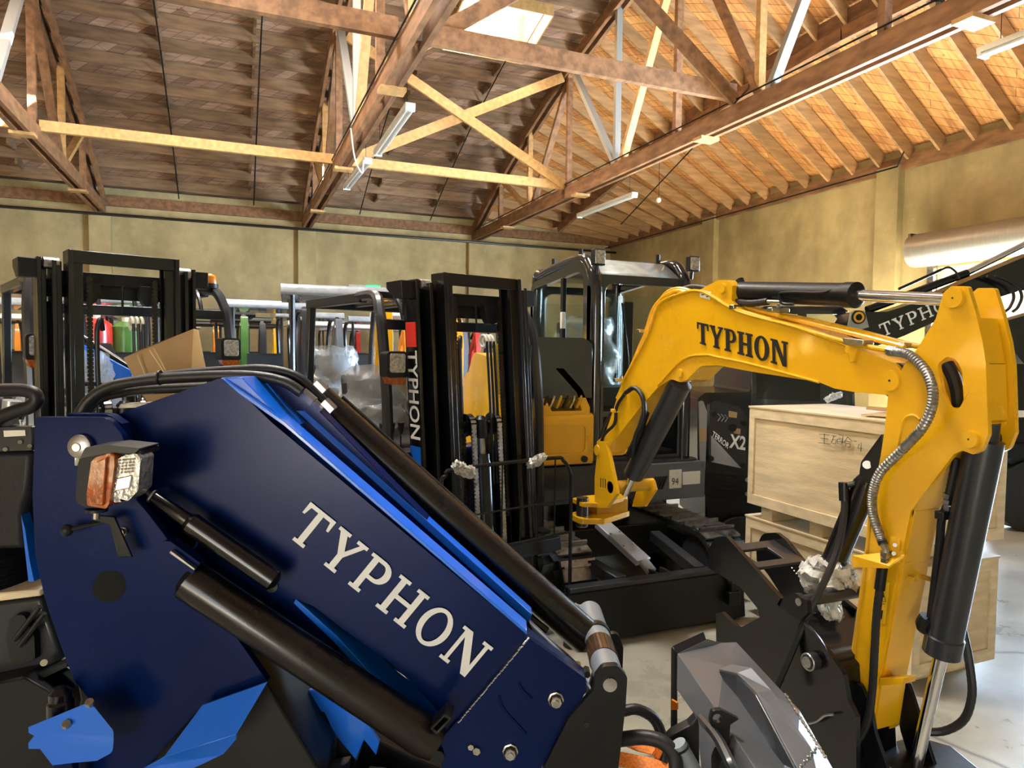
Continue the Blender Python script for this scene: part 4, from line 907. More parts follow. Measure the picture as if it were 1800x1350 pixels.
MB().pp(A2, [(300, 700), (388, 668), (500, 662), (540, 700), (925, 1092), (960, 1180), (800, 1290), (560, 1085)], .05, [[(560, 1092), (640, 1140), (720, 1195), (788, 1262), (780, 1270), (690, 1205)]], off=.002).build('inner_arm_plate', 'blue_paint', la, .002)
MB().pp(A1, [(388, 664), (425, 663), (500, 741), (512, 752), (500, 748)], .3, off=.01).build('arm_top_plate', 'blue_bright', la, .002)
# welded nose of the arm
nose = [(928, 1120), (1030, 1193, 6), (1031, 1214), (985, 1292), (950, 1352), (905, 1425), (800, 1400), (775, 1300), (803, 1268)]
no_ = MB().pp(A1, nose, .02, off=-.012).build('arm_nose', 'blue_paint', la, .003)
wl = MB()
random.seed(5)
for i in range(70):
    t = i/69; p = A1.pt(929-t*124, 1122+t*148, -.015); wl.ball(p+V((0, 0, random.uniform(-.0012, .0012))), .0028, 6)
tag(wl.build('weld_bead', 'chrome', la), kind='stuff')
for q, zz in (((977, 1229), 0), ((897, 1320), 0)):
    c = A1.pt(*q, -.012); b_ = MB().pcyl(c, c-_f*.018, [(0, .018), (.004, .018), (.005, .015), (.014, .015), (.018, .012)], 8).build('castle_nut', 'zinc', no_)
    MB().cyl(c-_f*.016, c-_f*.022, .007, n=12).build('bolt_end', 'steel', b_)
for q, r_ in (((838, 1318), .009), ((828, 1311), .007), ((980, 1338), .007)):
    c = A1.pt(*q, -.012); MB().cyl(c, c-_f*.008, r_, n=6).build('bolt', 'zinc', no_)
c = A1.pt(770, 1330, -.012); MB().cyl(c, c-_f*.004, .015, n=18).build('round_plug', 'black_satin', no_)
for pts in ([(912, 1200), (918, 1212), (935, 1228)], [(878, 1222), (885, 1245), (925, 1290)]):
    MB().tube([A1.pt(x, y, -.013) for x, y in pts], .003, 6).build('weld_scar', 'blue_paint', no_)
O = A1.pt(501, 938, -.004); E = A1.pt(822, 1194, -.004)
up = (A1.pt(537, 871, -.004)-A1.pt(503, 936, -.004)); dU = (E-O).normalized(); up = up-dU*up.dot(dU)
slab_word(MB(), 'TYPHON', O, E, up*1.0, -_f, .0012, .17, .15).build('lettering', 'white_ink', la, smooth=0)
# far pivot ear with pin
MB().pp(A4, [(430, 700), (452, 672, 14), (500, 662, 14), (540, 690), (610, 760), (560, 800), (500, 760)], .02).build('far_ear', 'blue_paint', la, .002)
c = A3.pt(492, 686, -.02); MB().cyl(c, c+_f*.1, .022, n=24).build('pivot_pin', 'steel', la)
MB().pp(A4, [(560, 725), (600, 760), (940, 1075), (960, 1100), (930, 1100), (600, 800)], .02, off=.02).build('far_arm_plate', 'blue_paint', la, .002)
c = A1.pt(478, 1030, -.0); MB().cyl(c, c-_f*.004, .014, n=24).build('pin_cap', 'dark_grey', la)
# ---- tilt cylinder above the arm
A, B = A3.pt(552, 700), A3.pt(1042, 1130); L = (B-A).length
tl = MB().pcyl(A, B, [(0, .03), (.01, .046), (L-.02, .046), (L, .03)], 36).build('tilt_cylinder', 'tube_black', ld)
MB().tube([A3.pt(x, y, .05) for x, y in ((600, 700), (700, 790), (850, 925), (1035, 1095))], .009, 8, 2).build('oil_pipe', 'black_satin', tl)
MB().tube([A3.pt(x, y, -.045) for x, y in ((560, 745), (700, 880), (880, 1045), (960, 1110))], .012, 8, 2).build('oil_pipe', 'tube_black', tl)
# quick attach at the nose
c0, c1 = A1.pt(1074, 1203, -.012), frontal(1.9).pt(1050, 1108)
d_ = _f; c1 = c0+_f*.42
cb = MB().pcyl(c0-_f*.0, c1, [(0, .034), (.11, .034), (.11, .03), (.2, .03), (.2, .034), (.42, .034)], 28).build('cross_tube', 'collar_grey', ld)
MB().cyl(c0+_f*.11, c0+_f*.2, .036, n=28).build('pivot_sleeve', 'brown_sleeve', cb)
MB().cyl(c0+_f*.25, c0+_f*.275, .037, n=28).build('seal_ring', 'black_satin', cb)
qp = [(1046, 1190, 14), (1060, 1172, 14), (1086, 1170, 14), (1103, 1190, 14), (1100, 1240), (1087, 1352), (1080, 1500), (950, 1500), (955, 1352), (1000, 1262), (1044, 1214)]
qa = MB().pp(A1, qp, .02, off=-.03).build('coupler_plate', 'black_satin', ld, .002)
c = A1.pt(1072, 1203, -.03); MB().cyl(c, c-_f*.004, .0155, n=28).build('pivot_pin', 'steel', qa)
c = A1.pt(1031, 1274, -.03); MB().cyl(c, c-_f*.002, .006, n=12).build('small_plug', 'black_ink', qa)
MB().pp(A1, [(1060, 1120), (1086, 1110, 14), (1096, 1140), (1085, 1400), (1000, 1400), (1010, 1300)], .02, off=.4).build('coupler_plate', 'black_satin', ld, .002)
MB().pp(A1, [(1000, 1400), (1085, 1400), (1078, 1600), (940, 1600)], .42, off=-.03).build('coupler_frame', 'black_satin', ld, .004)
for q in ((975, 1150), (1015, 1168), (1003, 1195), (1030, 1176)):
    c = A2.pt(*q, .0); MB().cyl(c, c-_f*.03, .009, n=6).build('hose_fitting', 'zinc', ld); 
MB().pp(A2, [(930, 1095), (1000, 1160), (1040, 1215), (1020, 1225), (960, 1165)], .03, off=.0).build('arm_tip_guard', 'grey_light', ld, .003)
MB().tube([A2.pt(x, y, .02) for x, y in ((900, 1070), (960, 1125), (1010, 1170), (1035, 1215))], .009, 8).build('hydraulic_hose', 'hose_rubber', ld)
crumple([A2.pt(1005, 1070, .3), A2.pt(1022, 1088, .3), A2.pt(1030, 1105, .3)], [.02, .026, .018], 'plastic_wrap', 'bubble_wrap', ld, .006)
# ---- lower lift cylinder in front
Ac = frontal(1.44)
A, B = Ac.pt(325, 1014), Ac.pt(768, 1308); L = (B-A).length
lc2 = MB().pcyl(A, B, [(0, .028), (.012, .043), (L-.03, .043), (L, .036)], 36).build('lift_cylinder', 'tube_black', ld)
MB().pp(Ac, [(284, 950, 4), (300, 952), (352, 990), (338, 1010), (296, 975)], .03, off=-.03).build('cylinder_bracket', 'blue_paint', lc2, .003)
MB().pp(Ac, [(755, 1281), (782, 1255), (796, 1262), (768, 1294)], .05, [[(762, 1281), (781, 1262), (788, 1265), (768, 1286)]], off=-.045).build('cylinder_lug', 'black_satin', lc2, .002)
MB().pp(Ac, [(300, 968), (343, 1000), (341, 1003), (297, 972)], .012, off=-.045).build('weld_bead', 'steel', lc2, .001)
# slim strut above it
A, B = Ac.pt(268, 872), Ac.pt(488, 1025)
gs = MB().pcyl(A, B, [(0, .01), (.005, .013), (.09, .016), (.1, .024), ((B-A).length-.01, .024), ((B-A).length, .01)], 20).build('gas_strut', 'black_paint', ld)
MB().torus(A, (B-A), .013, .003, 16, 6).build('retaining_ring', 'steel', gs)
MB().cyl(Ac.pt(246, 856), A, .006, n=10).build('strut_rod', 'black_satin', gs)
c = A1.pt(328, 949, -.003); MB().torus(c, _f, .024, .0022, 28, 6, .55).build('cutout_rim', 'blue_bright', ld)
MB().cyl(c, c-_f*.003, .022, n=24).build('cutout', 'black_satin', ld)
# lower bright panels between the tracks and the arm
Al = frontal(1.6)
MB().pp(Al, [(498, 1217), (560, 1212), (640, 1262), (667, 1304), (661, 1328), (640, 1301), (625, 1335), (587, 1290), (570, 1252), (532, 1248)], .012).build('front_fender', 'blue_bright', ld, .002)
MB().pp(Al, [(532, 1250), (572, 1254), (588, 1290), (628, 1338), (620, 1352), (640, 1500), (590, 1500), (560, 1300)], .2, off=.02).build('fender_well', 'dark_grey', ld, .002)
MB().pp(frontal(1.58), [(470, 1200), (640, 1290), (720, 1330), (800, 1360), (820, 1600), (470, 1600)], .3, off=.1).build('chassis', 'black_satin', ld, .004)
def tyre(par, c, ax, Rr, wd, n=22, name='wheel', rimmat='grey_light'):
    c = V(c); ax = V(ax).normalized(); a, b = c-ax*wd/2, c+ax*wd/2
    w1 = MB().pcyl(a, b, [(0, Rr*.6), (.01, Rr*.88), (wd*.2, Rr*.96), (wd*.8, Rr*.96), (wd-.01, Rr*.88), (wd, Rr*.6)], 36).build('tyre', 'rubber', par)
    x = ax.orthogonal().normalized(); y = ax.cross(x); mb = MB()
    for i in range(n):
        for s in (-1, 1):
            th_ = 2*math.pi*(i+(.5 if s > 0 else 0))/n; rd = x*math.cos(th_)+y*math.sin(th_); tg = ax.cross(rd)
            mb.box(c+rd*Rr*.97+ax*s*wd*.25, (wd*.48, 2*math.pi*Rr/n*.5, Rr*.09), Matrix((ax, (tg+ax*s*.5).normalized(), rd)).transposed())
    tag(mb.build('tread_lugs', 'rubber', w1), kind='stuff')
    MB().pcyl(a+ax*.01, b-ax*.01, [(0, Rr*.3), (.012, Rr*.56), (wd-.04, Rr*.56), (wd-.02, Rr*.3)], 28).build('rim', rimmat, par)
    return w1
cw = frontal(1.52).pt(560, 1560); tyre(ld, V((cw.x, cw.y, .31)), _f, .31, .16)
cw = frontal(1.52).pt(200, 1560); tyre(ld, V((cw.x, cw.y, .31)), _f, .31, .16)
cw = frontal(2.3).pt(300, 1400); 
# ---- left bottom bracket and oil filter
MB().poly([[dep(x, y, 1.36) for x, y in rp([(50, 1278), (150, 1237), (166, 1243), (200, 1285, 14), (198, 1312, 14), (170, 1327, 10), (125, 1331), (92, 1335), (70, 1306), (50, 1306), (66, 1286)])]], V((0, 0, -.012))).build('mounting_plate', 'blue_bright', ld, .002)
MB().pp(frontal(1.36), [(92, 1335), (124, 1332), (128, 1352), (130, 1500), (100, 1500)], .02).build('mounting_plate', 'blue_paint', ld, .002)
for q in ((117, 1276), (158, 1238)): c = dep(q[0], q[1], 1.355); MB().cyl(c, c+V((0, -.005, .008)), .008, n=8).build('bolt', 'zinc', ld)
c = dep(107, 1262, 1.42); MB().pcyl(c, c+V((0, 0, .065)), [(0, .026), (.035, .026), (.04, .022), (.055, .022), (.065, .012)], 24).build('oil_filter', 'black_paint', ld)
# ---- LED headlight with amber side lens
hl = thing('lamp_tmp', None, None); bpy.data.objects.remove(hl)
Hc = frontal(1.32)
hd = MB().pp(Hc, [(133, 870, 10), (137, 812, 14), (160, 790, 12), (190, 786, 10), (248, 791, 8), (249, 800), (215, 800), (206, 872), (186, 893), (150, 892), (134, 884, 6)], .07).build('headlight', 'black_plastic', ld, .006)
MB().pp(Hc, [(150, 786, 10), (190, 782, 10), (247, 788, 6), (236, 797), (200, 796), (170, 800), (140, 806)], .075, off=-.01).build('light_hood', 'dark_grey', hd, .004)
am = MB().pp(Hc, [(160, 812), (168, 804, 4), (192, 797, 3), (201, 804), (201, 820), (192, 885), (186, 895, 4), (153, 888, 4), (152, 870)], .05, off=-.022).build('amber_lens', 'amber', hd, .004)
MB().pp(Hc, [(170, 810), (186, 803), (180, 890), (164, 888)], .02, off=-.03).build('lens_rib', 'amber', am, .003)
cl = MB().pp(Hc, [(207, 806), (222, 799, 6), (240, 797, 8), (247, 806, 6), (243, 862, 10), (226, 880, 8), (201, 884, 6), (195, 874)], .05, off=-.012).build('clear_lens', 'lens', hd, .004)
MB().pp(Hc, [(205, 841), (232, 835), (228, 858), (200, 864)], .01, off=-.016).build('low_beam', 'chrome', cl, .002)
for r_ in range(5):
    for k in range(5): MB().ball(Hc.pt(211+k*6.2-r_*.8, 809+r_*5.5-k*.6, -.013), .0026, 6).build('led', 'chrome', cl)
MB().cyl(Hc.pt(170, 894, .01), Hc.pt(170, 899, .01), .02, n=20).build('rubber_foot', 'black_plastic', hd)
MB().cyl(Hc.pt(170, 899, .01), Hc.pt(169, 912, .01), .006, n=8).build('mounting_bolt', 'zinc', hd)
MB().pp(Hc, [(160, 905), (200, 908), (232, 980), (206, 980), (192, 922), (160, 914)], .006, off=.06).build('light_bracket', 'black_satin', hd, .002)
for y in (934, 967):
    c = A0.pt(217, y, 0); b_ = MB().pcyl(c, c-_f*.012, [(0, .0105), (.003, .0105), (.004, .008), (.012, .0075)], 6 if y else 20).build('hex_bolt', 'zinc', ld)
c = A0.pt(146, 784, 0)
hn = MB().pcyl(c, c-_f*.02, [(0, .024), (.008, .026), (.014, .024), (.02, .012)], 32).build('horn', 'steel', ld)
MB().pcyl(c-_f*.018, c-_f*.024, [(0, .009), (.006, .008)], 20).build('horn_boss', 'chrome', hn)
MB().box(A0.pt(137, 806, -.004), (.012, .012, .03)).build('horn_bracket', 'chrome', hn, .003)
MB().tube([A0.pt(x, y, -.03) for x, y in ((122, 931), (150, 924), (188, 915))], .0045, 8).build('lever', 'black_paint', ld)
MB().ball(A0.pt(118, 932, -.03), .0125, 16).build('lever_knob', 'black_plastic', ld)
# ---- hoses arching over the tower
Ah = frontal(1.6)
hose = lambda pts, r, off=0, mt='hose_rubber': MB().tube([Ah.pt(p[0], p[1], off) for p in pts], r, 12, 8).build('hydraulic_hose', mt, ld)
hose([(135, 735), (160, 700), (200, 678), (280, 666), (380, 661), (450, 662), (500, 672), (530, 690)], .013)
hose([(140, 728), (175, 692), (230, 672), (300, 660), (400, 652), (470, 650), (520, 662), (556, 692), (575, 712)], .0125, .06)
hose([(135, 745), (170, 704), (230, 688), (330, 682), (400, 680)], .012, .12)
for a, b, r_ in (((532, 690), (552, 707), .0145), ((552, 707), (566, 720), .011), ((570, 706), (586, 722), .014), ((556, 672), (572, 688), .012)):
    MB().cyl(Ah.pt(*a, .03), Ah.pt(*b, .03), r_, n=6).build('hose_fitting', 'steel', ld)
for x, y in ((281, 664),): MB().torus(Ah.pt(x, y, .0), V(_r), .015, .003, 14, 6).build('cable_tie', 'black_satin', ld)
MB().pp(frontal(1.7), [(210, 710), (262, 708), (260, 716), (205, 718)], .05).build('pivot_cap', 'steel', ld, .003)
# ------------------------------------------------------------------ operator station at the left edge
op = thing('operator_console', 'black operator console with sticker and rubber bellows at the left edge', 'machine console', V((-1.05, 2.2, 0)))
Ao = frontal(1.62)
MB().tube([Ao.pt(x, y) for x, y in ((-60, 686), (0, 686), (40, 686), (60, 692), (64, 704), (52, 716), (30, 722), (-10, 740), (-60, 790))], .016, 14, 8).build('hand_loop', 'black_plastic', op)
MB().tube([Ao.pt(x, y, .03) for x, y in ((22, 704), (16, 730), (-20, 770))], .02, 12, 6).build('support_tube', 'grey_light', op)
pn = MB().pp(Ao, [(-200, 752), (58, 750), (58, 792), (-200, 800)], .03, off=.0).build('console_panel', 'dark_grey', op, .004)
MB().pp(Ao, [(6, 757), (44, 756), (45, 766), (7, 768)], .001, off=-.002).build('label_sticker', 'sticker', pn, smooth=0)
for q in ((9, 790), (35, 777), (52, 784)): MB().cyl(Ao.pt(*q), Ao.pt(*q, -.006), .005, n=8).build('screw', 'zinc', pn)
MB().pp(Ao, [(-220, 795), (58, 792), (52, 870, 20), (40, 905, 12), (42, 955), (46, 966), (-220, 972)], .22, off=.01).build('seat_back', 'black_plastic', op, .02)
bl_ = MB(); base = Ao.pt(-50, 1000, .1)
for i in range(9): bl_.pcyl(base+V((0, 0, .05-i*.0118)), base+V((0, 0, .05-(i+1)*.0118)), [(0, .142), (.006, .156), (.0118, .142)], 32)
bl_.build('rubber_bellows', 'dark_grey', op)
MB().pp(Ao, [(37, 905), (44, 930, 8), (52, 985), (60, 1022), (50, 1022)], .03, off=-.01).build('blue_edge_strip', 'blue_bright', op, .001)
MB().pp(Ao, [(-220, 1062), (68, 1036), (72, 1048), (-220, 1085)], .3, off=.0).build('base_ledge', 'ply_batten', op, .004)
MB().pp(Ao, [(-220, 1085), (72, 1050), (110, 1160), (40, 1200), (5, 1230), (-220, 1700)], .3, off=.01).build('lower_housing', 'dark_grey', op, .01)
MB().pp(Ao, [(10, 1120, 20), (18, 1082, 16), (42, 1080, 12), (60, 1120), (62, 1160, 10), (20, 1172, 14)], .02, off=-.01).build('foot_pad', 'black_plastic', op, .006)
for a, b in (((25, 1125), (70, 1066)), ((35, 1135), (78, 1078))): MB().tube([Ao.pt(*a, -.02), Ao.pt(*b, -.02)], .006, 8, 0).build('cable', 'hose_rubber', op)
MB().cyl(Ao.pt(77, 1165, -.02), Ao.pt(77, 1165, -.03), .008, n=10).build('screw', 'chrome', op)
MB().pp(Ao, [(60, 1185), (118, 1165), (120, 1172), (70, 1195)], .05, off=-.03).build('foot_rail', 'black_satin', op, .003)
MB().pp(Ao, [(-200, 1240), (40, 1190), (110, 1230), (110, 1700), (-200, 1700)], .1, off=-.06).build('lower_guard', 'black_satin', op, .006)
# ------------------------------------------------------------------ cardboard sheet behind the loader
cdp = frontal(1.95)
cb_ = thing('cardboard_box', 'folded brown cardboard box leaning behind the blue loader', 'cardboard box', cdp.pt(290, 700))
MB().poly([[dep(x, y, Z) for x, y, Z in ((217, 629, 1.9), (256, 610, 1.92), (305, 592, 1.97), (340, 578, 2.0), (338, 720, 2.0), (262, 728, 1.92), (255, 705, 1.9))]], V(_f)*.006).build('box_side', 'cardboard', cb_, .001)
MB().poly([[dep(x, y, Z) for x, y, Z in ((340, 578, 2.0), (347, 580, 1.97), (361, 650, 1.94), (362, 705, 1.94), (330, 705, 2.0), (335, 650, 2.0))]], V(_f)*.006).build('box_end', 'cardboard_light', cb_, .001)
MB().poly([[dep(x, y, Z) for x, y, Z in ((248, 690, 1.86), (312, 668, 1.88), (312, 692, 1.88), (260, 708, 1.86))]], V(_f)*.006).build('box_flap', 'cardboard_light', cb_, .001)
for a, b in (((241, 624), (260, 672)), ((262, 615), (292, 660)), ((270, 612), (300, 668))):
    MB().tube([dep(*a, 1.905), dep(*b, 1.905)], .0015, 6, 0).build('fold_crease', 'cardboard_light', cb_)
# ------------------------------------------------------------------ black attachment frame beside the stick
gx = PL((1.8, 0, 0), (1, 0, 0))
gp = thing('attachment_frame', 'black steel arm frame with round pins between the grey bucket and the crates', 'loader attachment', (1.9, 1.9, 0))
npn = [(1245, 965, 12), (1258, 944, 12), (1276, 942, 12), (1372, 1052), (1366, 1062), (1374, 1072), (1386, 1068, 4), (1409, 1090, 20), (1450, 1138, 30), (1482, 1185, 26), (1490, 1230, 12), (1505, 1262), (1505, 1420), (1440, 1500), (1320, 1500), (1262, 1300), (1258, 1078), (1268, 1076), (1298, 1105), (1335, 1085), (1331, 1069), (1302, 1033), (1245, 998)]
g1 = MB().pp(gx, npn, .018).build('side_plate', 'black_paint', gp, .002)
gy = PL((2.12, 0, 0), (1, 0, 0))
MB().pp(gy, [(1329, 962, 14), (1340, 938, 12), (1364, 936, 10), (1380, 948), (1423, 1001), (1460, 1035), (1505, 1072), (1500, 1095), (1490, 1230), (1400, 1300), (1378, 1100), (1392, 1075), (1350, 1010), (1330, 985)], .018).build('side_plate', 'black_paint', gp, .002)
fl = MB().poly([[V((1.82, *gx.pt(x, y).yz)) for x, y in ((1275, 945), (1372, 1055))] + [V((2.1, *gx.pt(x, y).yz)) for x, y in ((1372, 1052), (1300, 960))]], (0, .0, -.012))
P_ = [gx.pt(1258, 960), gx.pt(1300, 1000), gx.pt(1345, 1055)]
lt = MB(); 
lt.poly([[V((1.82, P_[0].y+.02, P_[0].z-.02)), V((2.12, P_[0].y+.02, P_[0].z-.02)), V((2.12, P_[0].y-.16, P_[0].z-.06)), V((1.82, P_[0].y-.16, P_[0].z-.06))], [V((1.9, P_[0].y-.03, P_[0].z-.031)), V((2.04, P_[0].y-.03, P_[0].z-.031)), V((2.04, P_[0].y-.12, P_[0].z-.051)), V((1.9, P_[0].y-.12, P_[0].z-.051))]], (0, 0, .012)).build('top_web', 'dark_grey', gp, .003)
for q, pl in (((1405, 1058), gx),):
    e_ = MB().pp(gx, [(1372, 1062), (1378, 1048, 6), (1398, 1042, 10), (1418, 1056, 10), (1420, 1078), (1405, 1092, 6), (1385, 1080)], .02, off=-.03).build('pin_ear', 'black_satin', gp, .002)
    c = gx.pt(1405, 1058, -.03); MB().cyl(c, c-V((.005, 0, 0)), .013, n=24).build('pivot_pin', 'steel', e_)
    MB().cyl(gx.pt(1405, 1058, .0), gx.pt(1405, 1058, .0)+V((.3, 0, 0)), .02).build('pin_bar', 'dark_grey', e_)
c = gx.pt(1432, 1161); bo_ = MB().pcyl(c-V((.03, 0, 0)), c+V((.32, 0, 0)), [(0, .026), (.012, .029), (.03, .03), (.031, .024), (.34, .024), (.35, .02)], 28).build('cross_tube', 'dark_grey', gp)
MB().cyl(c-V((.031, 0, 0)), c-V((.036, 0, 0)), .018, n=24).build('pin_face', 'steel', bo_); MB().torus(c-V((.03, 0, 0)), (1, 0, 0), .027, .003, 20, 6).build('retaining_ring', 'steel', bo_)
MB().tube([gx.pt(x, y, -.02) for x, y in ((1415, 1095), (1430, 1110), (1448, 1136), (1456, 1160))], .005, 8).build('plate_edge_rib', 'dark_grey', gp)
MB().tube([gx.pt(x, y, -.02) for x, y in ((1422, 1272), (1436, 1268), (1450, 1258), (1465, 1256))], .004, 8).build('handle_rod', 'steel', gp)
for k in range(5): MB().cyl(gy.pt(1388+k*4, 993+k*5, -.001), gy.pt(1388+k*4, 993+k*5, -.006), .003, n=6).build('bolt', 'chrome', gp)
MB().poly([[V((1.83, *gx.pt(x, y).yz)) for x, y in ((1300, 1105), (1370, 1085), (1450, 1180), (1462, 1420), (1300, 1420))]], (.28, 0, 0)).build('inner_box', 'black_paint', gp, .004)
# small black clamp stands on the frame
# ------------------------------------------------------------------ grey steel bucket, lower right
gb = thing('loader_bucket', 'grey painted steel bucket with folded faces in the lower right foreground', 'bucket', (1.25, 1.35, 0))
def face(mb, pts, t=.006):
    P = [dep(*p) for p in pts]; n_ = (P[1]-P[0]).cross(P[2]-P[0]).normalized(); n_ = n_ if n_.dot(_f) > 0 else -n_
    mb.poly([P], n_*t)
D = (1191, 1150, 1.90); C_2 = (1243, 1124, 1.95); E2 = (1266, 1131, 1.97); F2 = (1294, 1130, 1.99); G2 = (1405, 1250, 1.80); H2 = (1470, 1365, 1.62); H3 = (1560, 1560, 1.4)
L2 = (1262, 1252, 1.62); N2 = (1335, 1362, 1.42); N3 = (1440, 1560, 1.25)
K1 = (1272, 1172, 1.86); K2 = (1350, 1275, 1.66); K3 = (1400, 1352, 1.54); K4 = (1500, 1560, 1.34)
W1 = (1191, 1212, 1.84); W2 = (1226, 1262, 1.7); W3 = (1235, 1362, 1.6); W4 = (1235, 1900, 1.6)
hull = MB()
def tri_mesh(vs, fs, name, mt, par, t=.006):
    mb = MB(); mb.add([dep(*v) for v in vs], fs); o = mb.build(name, mt, par, smooth=0); s_ = o.modifiers.new('s', 'SOLIDIFY'); s_.thickness = t; s_.offset = 0
    b_ = o.modifiers.new('b', 'BEVEL'); b_.width = .002; b_.segments = 2
    return o
vs = [D, C_2, E2, F2, G2, H2, H3, L2, N2, N3, K1, K2, K3, K4, W1, W2, W3, W4, (1440, 1900, 1.3), (1560, 1900, 1.4)]
fs = [(0, 1, 2, 10), (0, 10, 7), (10, 11, 7), (7, 11, 12, 8), (8, 12, 13, 9), (2, 3, 10), (3, 4, 10), (10, 4, 11), (4, 5, 12, 11), (5, 6, 13, 12), (0, 7, 15, 14), (7, 8, 16, 15), (8, 9, 18, 16), (16, 18, 17), (9, 13, 6, 19, 18)]
hu = tri_mesh(vs, fs, 'bucket_shell', 'grey_paint', gb)
fg = MB(); face(fg, [(1181, 1136, 1.93), (1237, 1110, 1.98), (1243, 1125, 1.96), (1191, 1151, 1.91), (1191, 1286, 1.85), (1180, 1286, 1.87)], .01); fg.build('cutting_edge', 'black_satin', gb, .002)
fg = MB(); face(fg, [(1180, 1230, 1.86), (1190, 1236, 1.85), (1190, 1248, 1.85), (1180, 1248, 1.86)], .008); fg.build('edge_marker', 'amber_bright', gb)
tb = tri_mesh([(1264, 1179, 1.80), (1287, 1170, 1.80), (1322, 1177, 1.74), (1356, 1216, 1.68), (1330, 1221, 1.64), (1296, 1186, 1.74), (1425, 1316, 1.5), (1400, 1352, 1.46), (1452, 1420, 1.38)], [(0, 1, 2, 5), (5, 2, 3, 4), (4, 3, 6, 7), (7, 6, 8)], 'raised_rib', 'grey_paint', gb, .01)
tri_mesh([(1264, 1180, 1.80), (1296, 1187, 1.74), (1330, 1222, 1.64), (1400, 1353, 1.46), (1380, 1345, 1.52), (1300, 1245, 1.72)], [(0, 1, 5), (1, 2, 5), (2, 3, 4, 5)], 'rib_side', 'dark_grey', gb, .006)
hkp = frontal(1.5)
hk2 = MB().pp(hkp, [(1248, 1268, 10), (1252, 1250, 8), (1268, 1248, 8), (1299, 1264), (1284, 1274), (1282, 1300), (1285, 1322), (1276, 1322), (1266, 1290), (1252, 1282, 6)], .014, [circ(1261, 1263, 8)]).build('lifting_lug', 'black_satin', gb, .002)
wm = MB(); P = [dep(1380+i*1.6, 1220+i*2.5, 1.745-.0036*i) for i in range(45)]
for i, p in enumerate(P): wm.ball(p, .0028+.001*(i % 3), 6)
tag(wm.build('weld_bead', 'chrome', gb), kind='stuff')
random.seed(9); wm = MB()
for i in range(16): wm.ball(dep(1408+i*1.8+random.uniform(-3, 3), 1350-i*2.2+random.uniform(-3, 3), 1.45), .004, 6)
tag(wm.build('weld_bead', 'steel', gb), kind='stuff')
MB().tube([dep(1232, 1263, 1.6), dep(1262, 1300, 1.5), dep(1285, 1345, 1.42), dep(1300, 1380, 1.4)], .012, 8, 5).build('guide_rail', 'dark_grey', gb)
MB().pp(frontal(1.45), [(1262, 1352), (1268, 1336, 4), (1290, 1334, 4), (1296, 1352), (1300, 1420), (1262, 1420)], .05).build('latch_block', 'black_satin', gb, .004)
# coupler arm left of the bucket
ca = thing('coupler_arm', 'black curved lug with a grey hydraulic rod left of the grey bucket', 'coupler', dep(1200, 1330, 1.45)*1)
MB().pp(frontal(1.5), [(1172, 1302, 6), (1182, 1292), (1212, 1276, 10), (1226, 1262), (1229, 1275), (1230, 1352), (1230, 1500), (1190, 1500), (1188, 1320)], .03).build('curved_lug', 'black_satin', ca, .003)
A, B = frontal(1.45).pt(1192, 1306), frontal(1.45).pt(1240, 1390)
cy_ = MB().cyl(A, B, .017, n=24).build('grey_rod', 'collar_grey', ca); MB().torus(A+(B-A)*.1, B-A, .0165, .003, 20, 6).build('seal_ring', 'black_satin', ca)
for k, (pts, r) in enumerate(((((1088, 1300, 1.55), (1130, 1296, 1.52), (1165, 1305, 1.5), (1185, 1330, 1.48), (1190, 1370, 1.45)), .016), (((1095, 1250, 1.8), (1120, 1247, 1.8), (1148, 1262, 1.8), (1162, 1290, 1.8), (1166, 1330, 1.8), (1150, 1380, 1.8)), .014))):
    h_ = MB().tube([dep(*p) for p in pts], r, 12, 8, .05 if k else 0).build('hydraulic_hose', 'hose_rubber', None)
    tag(h_, ['thick black hose lying over the orange straps', 'rippled black hose looping down to the floor behind the orange straps'][k], 'hose')
for k, pts in enumerate((((1060, 1330, 1.62), (1110, 1338, 1.6), (1160, 1350, 1.58), (1200, 1372, 1.56)), ((1090, 1298, 1.66), (1118, 1306, 1.65), (1150, 1314, 1.62), (1160, 1328, 1.6)))):
    P = crv([dep(*p) for p in pts], 6); mb = MB()
    for a, b in zip(P, P[1:]): mb.bar(a, b+(b-a)*.15, .006, .035, (0, 1, .3))
    tag(mb.build('ratchet_strap', 'strap_orange', None), ['orange woven strap beside the blue loader, the lower one at the frame edge', 'orange woven strap beside the blue loader, the upper twisted one'][k], 'strap')
